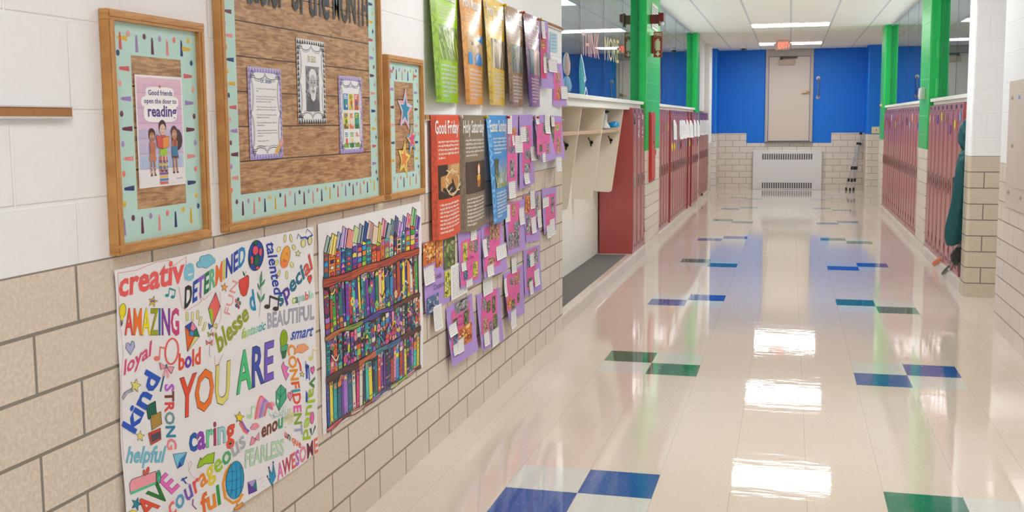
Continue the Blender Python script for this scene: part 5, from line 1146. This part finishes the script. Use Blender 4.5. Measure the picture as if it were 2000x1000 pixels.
b = MB(); b.rings(blob(-.205, 10.62, [(1.4405, 0, 0, .045, .06), (1.46, 0, 0, .052, .06), (1.49, -.01, 0, .04, .052), (1.52, -.015, 0, .028, .05), (1.55, -.01, 0, .034, .05), (1.585, -.015, 0, .03, .045), (1.605, -.015, 0, .02, .03)], amp=.07)); b.build('upper', M_wsh, parent=o, origin=og, subsurf=1)
b = MB(); b.rings(blob(-.20, 10.62, [(1.600, -.015, 0, .022, .045), (1.612, 0, 0, .046, .055), (1.625, -.01, 0, .034, .04), (1.632, -.015, 0, .015, .02)], amp=.03)); b.build('toe_cap', M_navy, parent=o, origin=og, subsurf=1)
b = MB(); b.rings(crumple(blob(-.150, 10.74, [(1.457, -.005, 0, .05, .06), (1.465, 0, 0, .068, .085), (1.48, .004, 0, .066, .08), (1.505, .01, 0, .05, .06), (1.52, .02, 0, .02, .03)], n=30, amp=.12, seed=5), .013, 34))
tag(b.build('plastic_bag', M_bluebag, origin=(-.15, 10.74, 1.44), subsurf=1), 'crumpled bright blue plastic bag lying on the cubby shelf', 'bag')

# ------------------------------------------------------------------ fire safety things on the near green pillar
M_red = plain('fire_red', L(200, 52, 44), .35); M_dred = plain('dark_red', L(128, 36, 34), .35); M_redside = plain('cabinet_red', L(205, 66, 56), .35)
o = thing('fire_extinguisher_cabinet', 'tall red fire extinguisher cabinet with a chrome latch on the tiled pillar', 'fire cabinet', (0, 12.62, .81)); og = (0, 12.62, .81)
b = MB(); b.box(-.0003, .022, 12.42, 12.83, .81, 1.62); b.build('body', M_red, parent=o, origin=og, bevel=.003)
b = MB(); b.box(.022, .032, 12.45, 12.80, .84, 1.59); fdoor = b.build('door', M_redside, parent=o, origin=og, bevel=.003)
b = MB(); b.box(.032, .034, 12.60, 12.70, 1.25, 1.50); b.build('glass_slot', plain('dark_glass', L(40, 26, 28), .1), parent=fdoor, origin=og)
b = MB(); b.tube([(.032, 12.66, 1.21), (.045, 12.66, 1.21)], .022, 14); b.tube([(.045, 12.66, 1.21), (.05, 12.72, 1.16), (.042, 12.76, 1.12)], .008, 8); b.build('latch', M_chrome, parent=fdoor, origin=og)
o = thing('fire_sign', 'dark red projecting fire extinguisher sign with arrow on the green pillar', 'sign', (.03, 12.6, 2.257)); og = (.03, 12.6, 2.257)
b = MB(); b.box(.026, .128, 12.60, 12.604, 2.255, 2.552); pnl = b.build('panel', plain('sign_red', L(158, 44, 38), .4), parent=o, origin=og, bevel=.001)
b = MB(); b.box(-.0003, .027, 12.598, 12.606, 2.30, 2.51); b.build('bracket', M_dred, parent=o, origin=og)
A = Art(lambda x, z, k: (x, 12.5995-.0003*k, z)); IV = hx('E8DCC0'); up = (0, 1)
A.line([(.029, 2.258), (.125, 2.258), (.125, 2.549), (.029, 2.549)], .003, hx('D8742C'), 1, True)
A.text('FIRE', (.035, 2.505), (.120, 2.505), .032, IV, 1, up, .03); A.text('EXTINGUISHER', (.034, 2.484), (.120, 2.484), .013, hx('C87A68'), 1, up, .018)
A.poly([(.052, 2.335), (.104, 2.335), (.104, 2.425), (.096, 2.438), (.060, 2.438), (.052, 2.425)], IV, 1); A.ell(.078, 2.438, .026, .012, IV, 1.5); A.poly([(.068, 2.445), (.088, 2.445), (.088, 2.462), (.068, 2.462)], IV, 2)
A.line([(.064, 2.464), (.095, 2.468)], .006, IV, 2); A.line([(.070, 2.462), (.05, 2.45), (.043, 2.42), (.042, 2.36)], .005, IV, 2)
A.poly([(.066, 2.325), (.09, 2.325), (.09, 2.300), (.110, 2.300), (.078, 2.266), (.046, 2.300), (.066, 2.300)], IV, 1)
A.build('lettering', ink('ink_sign', .5), parent=pnl, origin=og)
o = thing('fire_alarm', 'dark red fire alarm horn with a clear strobe standing off the green pillar', 'fire alarm', (0, 12.5, 2.6)); og = (0, 12.5, 2.6)
b = MB(); b.box(-.0003, .10, 12.46, 12.54, 2.635, 2.735); b.build('bracket', M_dred, parent=o, origin=og, bevel=.004)
b = MB(); b.box(.10, .116, 12.43, 12.57, 2.605, 2.76); b.box(.116, .16, 12.445, 12.555, 2.66, 2.752); b.build('horn_body', M_dred, parent=o, origin=og, bevel=.006)
b = MB(); b.rings([[(.116+dx, 12.5+r*math.cos(a)*1.2, 2.632+r*math.sin(a)*.8) for a in [2*PI*i/14 for i in range(14)]] for dx, r in ((0, .034), (.02, .034), (.036, .026), (.042, .010))]); b.build('strobe_lens', plain('clear_lens', L(222, 228, 232), .08), parent=o, origin=og)
o = thing('air_vent', 'white louvred vent high on the near green pillar behind the alarm', 'vent', (0, 12.86, 2.59)); og = (0, 12.86, 2.59)
b = MB(); b.box(-.0003, .010, 12.60, 13.13, 2.588, 2.89); vpl = b.build('plate', plain('vent_white', L(232, 230, 224), .45), parent=o, origin=og, bevel=.002)
b = MB()
for q in range(9): b.box(.010, .0125, 12.66, 13.07, 2.62+.027*q, 2.633+.027*q)
b.build('louvre_slats', plain('vent_grey', L(150, 150, 150), .5), parent=vpl, origin=og)

# ------------------------------------------------------------------ far end: door, radiator, bar, sign
def Yp(u, v, y): return on_y(u, v, y)
o = bpy.data.objects.new('door_1', None); COL.objects.link(o); o.location = (1.547, YE, 1.02); struct(o); og = (1.547, YE, 1.02)
M_frame = plain('door_frame_paint', L(196, 184, 174), .45); M_door = plain('door_paint', L(222, 206, 192), .42, grain=.02); M_gr = plain('grey_metal', L(128, 122, 116), .35, metal=.6); M_tan = plain('closer_tan', L(176, 154, 132), .4, metal=.2)
b = MB(); b.box(1.045, 1.108, YE-.05, YE-.0005, 1.03, 3.036); b.build('jamb', M_frame, parent=o, origin=og, bevel=.003)
b = MB(); b.box(1.985, 2.05, YE-.05, YE-.0005, 1.03, 3.036); b.build('jamb', M_frame, parent=o, origin=og, bevel=.003)
b = MB(); b.box(1.108, 1.985, YE-.05, YE-.0005, 2.885, 3.036); b.build('head', M_frame, parent=o, origin=og, bevel=.003)
b = MB(); b.box(1.116, 1.977, YE-.035, YE-.001, 1.058, 2.876); leaf = b.build('door_leaf', M_door, parent=o, origin=og, bevel=.002)
b = MB(); b.box(1.05, 2.045, YE-.07, YE-.001, 1.013, 1.046); b.build('threshold', M_gr, parent=o, origin=og)
x0, z1 = Yp(1520.5, 116, YE-.07); x1, z0 = Yp(1552, 126.7, YE-.07)
b = MB(); b.box(x0, x1, YE-.08, YE-.0355, z0, z1); b.build('closer', M_tan, parent=leaf, origin=og, bevel=.004)
b = MB(); p0 = Yp(1526, 113, YE-.1); p1 = Yp(1557, 113.5, YE-.06); b.tube([(p0[0], YE-.09, z1+.015), (p0[0], YE-.14, z1+.03), (p1[0], YE-.06, z1+.035)], .016, 8); b.tube([(p0[0], YE-.09, z1-.01), (p0[0], YE-.09, z1+.05)], .03, 10); b.build('closer_arm', plain('closer_dark', L(104, 92, 84), .4, metal=.5), parent=leaf, origin=og)
hx_, hz = Yp(1578, 180, YE-.05)
b = MB(); b.tube([(hx_, YE-.036, hz), (hx_, YE-.07, hz)], .034, 14); b.tube([(hx_, YE-.07, hz), (hx_, YE-.09, hz), (hx_-.02, YE-.095, hz), (hx_-.135, YE-.09, hz-.012)], [.02, .02, .018, .013], 10); b.build('lever', plain('brass', L(206, 176, 128), .25, metal=.8), parent=leaf, origin=og)
o = thing('radiator', 'white radiator cover with slotted grilles below the beige door', 'radiator', (1.535, 24.06, 0)); og = (1.535, 24.06, 0)
M_rad = plain('radiator_white', L(232, 228, 226), .35); M_slotd = plain('slot_dark', L(96, 92, 90), .7)
b = MB(); b.box(.805, 2.264, 24.02, 24.149, .0, .85); cov = b.build('cover', M_rad, parent=o, origin=og, bevel=.008)
for z0, z1 in ((.655, .782), (.028, .152)):
    b = MB()
    for q in range(22): b.box(1.006+.0487*q, 1.006+.0487*q+.030, 24.0185, 24.0205, z0, z1)
    b.build('grille_slats', M_slotd, parent=cov, origin=og)
M_steel = plain('brushed_steel', L(178, 178, 180), .38, metal=.9)
o = thing('grab_bar', 'short vertical chrome grab bar on the blue wall beside the door', 'grab bar', (2.152, 24.149, 2.2)); og = (2.152, 24.149, 2.2)
b = MB(); b.tube([(2.158, 24.10, 2.42-.02), (2.156, 24.08, 2.38), (2.152, 24.08, 2.03), (2.148, 24.10, 2.0)], .016, 12); b.build('bar', M_steel, parent=o, origin=og)
for z in (2.405, 1.998):
    b = MB(); b.tube([(2.153, 24.1502, z), (2.153, 24.13, z)], .042, 16); b.tube([(2.153, 24.13, z), (2.153, 24.09, z)], .017, 12); b.build('flange', M_steel, parent=o, origin=og)
o = thing('switch_plate', 'cream light switch plate on the blue wall by the far green pillar', 'light switch', (3.3, 23.4, 1.225)); og = (3.3, 23.4, 1.225)
b = MB(); b.box(3.222, 3.378, 23.392, 23.4005, 1.223, 1.36); b.build('plate', plain('cream_plate', L(232, 224, 178), .4), parent=o, origin=og, bevel=.003)
b = MB(); b.box(3.312, 3.326, 23.38, 23.392, 1.275, 1.305); b.build('toggle', plain('toggle_brown', L(96, 80, 52), .4), parent=o, origin=og)
# exit sign
ex0, ez0 = Yp(1514.5, 98, 21.3); ex1, ez1 = Yp(1543.5, 80, 21.3)
o = thing('exit_sign', 'lit red exit sign hanging from the ceiling before the beige door', 'exit sign', ((ex0+ex1)/2, 21.3, CZ)); og = ((ex0+ex1)/2, 21.3, CZ)
b = MB(); b.box(ex0, ex1, 21.3, 21.34, ez0, ez1+.01); hsg = b.build('housing', plain('sign_housing', L(240, 222, 214), .4), parent=o, origin=og, bevel=.012, seg=3)
b = MB(); b.box((ex0+ex1)/2-.07, (ex0+ex1)/2+.07, 21.3, 21.34, ez1+.0105, CZ); b.build('canopy', plain('sign_canopy', L(236, 232, 226), .4), parent=o, origin=og, bevel=.004)
A = Art(lambda x, z, k: (x, 21.2995-.0006*k, z)); hh = (ez1-ez0)
A.text('EXIT', (ex0+.045, ez0+hh*.20), (ex0+.045+(ex1-ex0)*.68, ez0+hh*.20), hh*.66, hx('FFFFFF'), 1, (0, 1), .03)
cx = ex0+(ex1-ex0)*.93; A.line([(cx-.014, ez0+hh*.68), (cx+.010, ez0+hh*.53), (cx-.014, ez0+hh*.38)], .014, hx('FFFFFF'), 1)
A.build('lettering', emit('exit_red', (1.0, .10, .06, 1), 2.2), parent=hsg, origin=og)
for s in (-1, 1):
    b = MB(); px_ = (ex0 if s < 0 else ex1)+s*.02; b.tube([(px_-s*.03, 21.32, ez0+hh*.62), (px_+s*.015, 21.32, ez0+hh*.62)], .028, 12); b.build('lamp_head', plain('lamp_head_white', L(232, 230, 226), .3), parent=o, origin=og)
# camera dome
o = thing('camera_dome', 'small white ceiling camera with a dark dome by the blue wall', 'security camera', (.626, 22.8, CZ)); og = (.626, 22.8, CZ)
b = MB(); b.tube([(.626, 22.8, CZ), (.626, 22.8, CZ-.05)], [.062, .066], 20); b.build('base', plain('camera_white', L(236, 236, 236), .4), parent=o, origin=og)
b = MB(); b.rings([[(.626+r*math.cos(a), 22.8+r*math.sin(a), z) for a in [2*PI*i/20 for i in range(20)]] for r, z in ((.056, CZ-.0505), (.052, CZ-.07), (.038, CZ-.09), (.015, CZ-.10))]); b.build('dome', plain('dome_dark', L(50, 56, 70), .08), parent=o, origin=og)
# tripod
o = thing('tripod', 'folded aluminium tripod leaning in the corner by the radiator', 'tripod', (2.86, 23.95, 0)); og = (2.86, 23.95, 0)
top = Vector((3.055, 24.06, 1.235))
M_al = plain('tripod_aluminium', L(206, 208, 212), .28, metal=.85); M_blk = plain('black_plastic', L(30, 32, 38), .45)
for fx, fy in ((2.775, 23.96), (2.845, 23.80), (2.925, 23.95)):
    ft = Vector((fx, fy, .012)); b = MB(); b.tube([top, ft], [.016, .011], 10); lg = b.build('leg', M_al, parent=o, origin=og)
    for f in (.62, .83):
        c = top.lerp(ft, f); d = (ft-top).normalized(); b = MB(); b.tube([c-d*.035, c+d*.035], .024, 8); cl_ = b.build('clamp', M_blk, parent=lg, origin=og)
    b = MB(); b.tube([ft+Vector((0, 0, .05)), ft+Vector((0, 0, -.011))], [.018, .026], 10); b.build('rubber_foot', M_blk, parent=lg, origin=og)
b = MB(); d = Vector((-.19, -.12, -1.235)).normalized(); b.tube([top-d*.005, top+d*.05], .03, 12); b.tube([top+d*.22, top+d*.27], .055, 12); b.build('head_collar', M_blk, parent=o, origin=og)
# ------------------------------------------------------------------ right side
o = thing('panel_cabinet', 'beige metal electrical panel cover on the white and tan wall', 'electrical panel', (W, 7.4, .91)); og = (W, 7.4, .91)
M_pan = plain('panel_beige', L(214, 200, 188), .45, grain=.02)
b = MB(); b.box(W-.016, W-.0004, 6.6, 7.99, .913, 1.772); b.build('panel_frame', M_pan, parent=o, origin=og, bevel=.003)  # flat cover plate of the panel, just clear of the wall
b = MB(); b.box(W-.020, W-.016, 6.7, 7.75, 1.06, 1.70); b.build('door', M_pan, parent=o, origin=og, bevel=.002)
for u, v in ((1978, 191), (1979, 285), (1970, 375), (1993.5, 386)):
    y, z = on_x(u, v, W-.018); b = MB(); b.tube([(W-.016, y, z), (W-.028, y, z)], .013, 10); b.build('screw' if v != 285 else 'latch', M_chrome if v == 285 else plain('screw_beige', L(206, 186, 168), .35), parent=o, origin=og)
y, z = on_x(1990.6, 190, W-.021); b = MB(); b.box(W-.0212, W-.0203, y-.03, y+.03, z-.012, z+.012); b.build('sticker', plain('sticker_blue', L(110, 160, 220), .5), parent=o, origin=og)
# coats on a hook between the wall corner and the first locker
M_teal = plain('teal_nylon', L(4, 84, 92), .45, grain=.45, scale=26, bump=1.0); M_blkj = plain('black_nylon', L(40, 40, 42), .4, grain=.4, scale=30, bump=1.0)
def drape(pts, right, cy, ry_, seed, amp):
    """Rings from outline points (u, v) of the visible edge; the other edge hangs back to x = right."""
    R = []; random.seed(seed); P = [Yp(u, v, cy) for u, v in pts]; D = []
    for (xa, za), (xb, zb) in zip(P, P[1:]):
        for q in range(7): D.append((xa+(xb-xa)*q/7, za+(zb-za)*q/7))
    D.append(P[-1])
    for k, (xl, z) in enumerate(D):
        c = (xl+right)/2; rx = max(.01, (right-xl)/2); R.append([(c+rx*math.cos(a)*(1+amp*math.sin(4*a+k*.4+seed)+amp*.8*math.sin(9*a-k*.3)), cy+ry_*math.sin(a)*(1+amp*math.sin(5*a-k*.3)), z+.006*math.sin(3*a+k*.5)) for a in [2*PI*i/40 for i in range(40)]])
    return crumple([[(x, y, z) for x, y, z in r] for r in R], .010, 30)
o = thing('coat', 'dark teal hooded coat hanging against the end of the red lockers', 'coat', (3.05, 10.06, .35)); og = (3.05, 10.06, .35)
b = MB(); b.rings(drape([(1887, 232), (1880, 238), (1874, 251), (1870.5, 270), (1874, 284), (1881, 294)], 3.105, 10.05, .055, 1, .09)); b.build('hood', M_teal, parent=o, origin=og, subsurf=1)
b = MB(); b.rings(drape([(1880, 292), (1873, 302), (1868, 322), (1866, 340), (1869, 356), (1876, 368), (1880, 400), (1883, 440), (1884, 478)], 3.11, 10.06, .07, 2, .08)); b.build('body', M_teal, parent=o, origin=og, subsurf=1)
b = MB(); R = []
for k, (u, v, r) in enumerate(((1882, 300, .045), (1881, 330, .062), (1877, 365, .066), (1872, 400, .066), (1866, 428, .072), (1863, 450, .076), (1862.5, 468, .072), (1864, 480, .060))):
    x, z = Yp(u, v, 9.99); R.append([(x+r*math.cos(a)*(1+.05*math.sin(3*a+k)+.03*math.sin(7*a-k)), 9.99+.038*math.sin(a), z+.02*math.cos(a)+.01*math.sin(4*a+k)) for a in [2*PI*i/36 for i in range(36)]])
b.rings(crumple(R, .012, 28)); b.build('sleeve', M_teal, parent=o, origin=og, subsurf=1)
b = MB(); x, z = Yp(1864, 360, 10.0); b.rings(drape([(1863.5, 344), (1860.5, 349), (1862, 358), (1864, 378), (1870, 392)], 3.06, 10.02, .03, 6, .08)); b.build('pocket_flap', M_teal, parent=o, origin=og, subsurf=1)
b = MB(); b.rings(drape([(1874, 479), (1862, 488), (1856.5, 499), (1857, 509), (1864, 516), (1872, 521), (1874, 532), (1878, 541), (1881, 545)], 3.10, 10.06, .06, 3, .09))
tag(b.build('jacket', M_blkj, origin=(3.03, 10.06, .2), subsurf=1), 'black puffy jacket bunched below the teal coat', 'jacket')
def strap(label, name, P, col, w):
    b = MB(); pts = [(xx,)+on_x(u, v, xx) for u, v, xx in P]; V = []
    for x, y, z in pts: V += [(x, y-w, z), (x, y+w, z), (x-.003, y+w, z), (x-.003, y-w, z)]
    n = len(pts); b.add(V, [(4*i+j, 4*i+(j+1) % 4, 4*i+4+(j+1) % 4, 4*i+4+j) for i in range(n-1) for j in range(4)]+[(0, 1, 2, 3), tuple(4*(n-1)+j for j in (3, 2, 1, 0))])
    return tag(b.build(name, plain('strap_'+name, col, .6), origin=pts[0]), label, 'strap')
strap('orange strap trailing out under a red locker over the tiled curb', 'orange_strap', [(1838.5, 503, 3.056), (1834, 505, 3.050), (1827, 510, 3.046), (1821.5, 515, 3.043), (1822.5, 517.5, 3.045), (1829, 514.5, 3.046), (1836, 508, 3.047)], L(240, 106, 40), .035)
strap('dark green strap trailing out under the locker nearest the coat', 'green_strap', [(1855.5, 519, 3.052), (1850.5, 523, 3.046), (1844, 530, 3.044), (1840, 536, 3.042)], L(62, 84, 70), .05)
o = thing('thermostat_guard', 'clear box over a white unit on the near green pillar, right side of the hall', 'thermostat', (W, 13.0, 1.73)); og = (W, 13.0, 1.73)
b = MB(); b.box(W-.052, W+.0003, 12.87, 13.10, 1.735, 1.87); b.build('cover', plain('clear_plastic', L(206, 214, 196), .12), parent=o, origin=og, bevel=.008)
b = MB(); b.box(W-.058, W-.0525, 12.93, 13.04, 1.765, 1.84); b.build('dial', plain('dial_white', L(238, 238, 232), .4), parent=o, origin=og, bevel=.004)
y, z = on_x(1720.3, 206, W-.01); b = MB(); b.tube([(W+.0003, 18.9, z), (W-.012, 18.9, z), (W-.014, 18.9, z), (W-.03, 18.9, z)], [.03, .03, .018, .02], 14)
tag(b.build('wall_bumper', plain('bumper_brass', L(206, 176, 110), .3, metal=.6), origin=(W, 18.9, z)), 'small brass bumper on the far green pillar, right side of the hall', 'bumper')['kind'] = 'thing'
b = MB(); b.add([(-.012, 20.36, .1075), (.012, 20.36, .1075), (.012, 20.5, .1075), (-.012, 20.5, .1075), (-.012, 20.36, .15), (.012, 20.36, .15)], [(0, 3, 2, 1), (0, 1, 5, 4), (4, 5, 2, 3), (0, 4, 3), (1, 2, 5)])
b2 = [(p[0]-.002, p[1], p[2]) for p in b.v]; b.v = b2
tag(b.build('door_wedge', M_blk, origin=(-.012, 20.43, .1075)), 'small black door wedge lying on the tiled curb at the far lockers', 'door wedge')
# papers hanging off the left lockers
random.seed(4)
for i, (yy, xf) in enumerate(((15.10, .0), (15.95, .0), (16.25, .0), (16.55, .0), (17.0, .0), (17.40, .018), (17.95, .036), (18.55, .036), (19.75, -.012), (20.1, -.012), (20.45, -.012), (20.8, -.012), (21.2, -.012), (21.55, -.012))):
    A = Art(lambda a, t, k, yy=yy, xf=xf: (xf+.002+(.026+.006*(i % 3))*a*min(1, max(0, t)*3)**.7+.012*max(0, t)**2.2+.004*math.sin(5*t+i)*t+.0006*k, yy+.19*a, 1.532-.28*t-.008*(i % 2)))
    A.rect(0, 0, 1, 1, hx('F6F5F4'), 0, 4, 12); para(A, .1, .9, .12, .9, 9, hx('8A8EA8'), 1, i, .22)
    tag(A.build('hanging_paper', M_ink, origin=(xf, yy+.1, 1.25)), ('white paper curling off a red locker on the left, %s before the far green pillar' % ORD[i]) if i < 8 else ('white paper on the far left lockers past the last pillar, %s of six' % ORD[i-8]), 'paper', 'papers on the left lockers')
# ------------------------------------------------------------------ things behind and on the left glass
t = NT('vellum_letter'); a = t.n('ShaderNodeAttribute', attribute_name='Col'); t.l(a.outputs['Color'], t.b.inputs['Base Color']); t.set(Roughness=.5, Alpha=.6); M_veiled = t.m  # partial alpha stands in for the glass reflection veiling the letters
lw = [('THINK', (1136, 107.5), (1170.5, 115.5), 45, 50, 'F0A898'), ('MORE', (1180.5, 116.5), (1209, 123.5), 46, 44, 'E8D28A')]
for wi, (word, p0, p1, h0, h1, c) in enumerate(lw):
    tot = twidth(word, .018); x = 0
    for li, ch in enumerate(word):
        adv = GL[(ch, .018)][2]; f0, f1 = x/tot, (x+adv)/tot; x += adv
        A = Art(lambda u, v, k: (-.0942,)+on_x(u, v, -.0942)); q0 = (p0[0]+(p1[0]-p0[0])*f0, p0[1]+(p1[1]-p0[1])*f0); q1 = (p0[0]+(p1[0]-p0[0])*f1, p0[1]+(p1[1]-p0[1])*f1)
        A.text(ch, q0, q1, h0+(h1-h0)*f0, hx(c), 0, (0, -1), .0)
        yy, zz = on_x(*q0, -.0942)
        tag(A.build('hanging_letter', M_veiled, origin=(-.0942, yy, zz)), 'tall %s translucent letter stuck on the glass over the cubbies, %s of its word' % (('peach', 'cream')[wi], ORD[li]), 'paper letter', 'letters stuck on the glass')
A = Art(lambda u, v, k: (-.0945+.0004*k,)+on_x(u, v, -.0945))  # teal reflection in the pane, painted as a flat coloured shape
A.poly([(1134.5, 107), (1138, 120), (1141, 140), (1143.5, 158), (1141.5, 186.5), (1132.3, 185.5), (1131, 140), (1132.5, 115)], hx('1E8A96'), 0); A.line([(1135, 106), (1139, 122), (1142.5, 145), (1144.5, 156), (1142, 160), (1141, 150)], 1.0, hx('E4ECF0'), 1); A.line([(1142, 186), (1144, 170), (1146.5, 178), (1147, 187)], 1.0, hx('E4ECF0'), 1)
tag(A.build('hanging_cutout', M_ink, origin=(-.0945,)+on_x(1137, 186, -.0945)), 'slim teal paper cut-out with a white edge stuck on the glass', 'paper cut-out')
bx, by, bz = -.062, 8.03, 1.7375
o = thing('bust', 'small grey-haired bust in a pale blue shirt on the ledge against the glass', 'figurine', (bx, by, bz)); og = (bx, by, bz)
M_hair = plain('grey_hair', L(188, 178, 170), .8, grain=.2, scale=60); M_skin = plain('figurine_skin', L(224, 190, 170), .6); M_shirt = plain('pale_blue_cloth', L(126, 168, 200), .7, grain=.15, scale=25); M_beard = plain('dark_beard', L(44, 70, 96), .8)
def rg(z, dx, dy, rx, ry_): return (bz+z*.93, dx*.6, dy, rx*.40, ry_*.75)
b = MB(); b.rings(blob(bx, by, [rg(.0, 0, 0, .07, .085), rg(.06, 0, 0, .075, .10), rg(.11, 0, 0, .065, .09), rg(.14, 0, 0, .03, .045)], amp=.05)); b.build('torso', M_shirt, parent=o, origin=og, subsurf=1)
b = MB(); b.rings(blob(bx, by, [rg(.135, 0, .01, .025, .028), rg(.17, .0, .015, .045, .052), rg(.22, .0, .015, .055, .062), rg(.27, .0, .01, .05, .055), rg(.305, 0, 0, .02, .02)], amp=.0)); b.build('head', M_skin, parent=o, origin=og, subsurf=1)
b = MB(); b.rings(blob(bx-.001, by-.014, [rg(.15, 0, -.01, .035, .03), rg(.19, 0, -.012, .056, .052), rg(.25, 0, -.008, .062, .062), rg(.30, 0, .0, .05, .055), rg(.328, 0, .0, .02, .025)], amp=.06, seed=3)); b.build('hair', M_hair, parent=o, origin=og, subsurf=1)
b = MB(); b.rings(blob(bx+.004, by+.046, [rg(.13, 0, 0, .015, .012), rg(.155, 0, .004, .036, .026), rg(.185, 0, 0, .034, .024), rg(.195, 0, -.005, .02, .015)], amp=.05, seed=4)); b.build('beard', M_beard, parent=o, origin=og, subsurf=1)
b = MB()
for s in (-1, 1): b.tube([(bx+.002+s*.011+.008*math.cos(a), by+.062, bz+.217+.014*math.sin(a)) for a in [2*PI*i/12 for i in range(13)]], .003, 6)
b.tube([(bx+.022, by+.06, bz+.219), (bx+.025, by+.01, bz+.219)], .0025, 6); b.build('glasses', M_blk, parent=o, origin=og)
for s in (-1, 1):
    b = MB(); b.tube([(bx+s*.012, by, bz+.095), (bx+s*.017, by+.04, bz+.05), (bx+s*.012, by+.075, bz+.04), (bx, by+.085, bz+.055)], [.015, .014, .012, .011], 10); b.build('arm', M_shirt, parent=o, origin=og, subsurf=1)
# a brown door at the end of one room
o = bpy.data.objects.new('door_2', None); COL.objects.link(o); o.location = (4.5, 18.9, 0); struct(o); og = (4.5, 18.9, 0)
b = MB(); b.box(4.15, 4.95, 18.86, 18.8995, 0, 2.62); b.build('door_leaf', plain('door_brown', L(188, 156, 128), .45), parent=o, origin=og, bevel=.003)
b = MB(); b.box(4.05, 4.15, 18.85, 18.8995, 0, 2.72); b.box(4.95, 5.05, 18.85, 18.8995, 0, 2.72); b.box(4.15, 4.95, 18.85, 18.8995, 2.62, 2.72); b.build('frame', plain('door_brown_frame', L(120, 98, 84), .45), parent=o, origin=og)
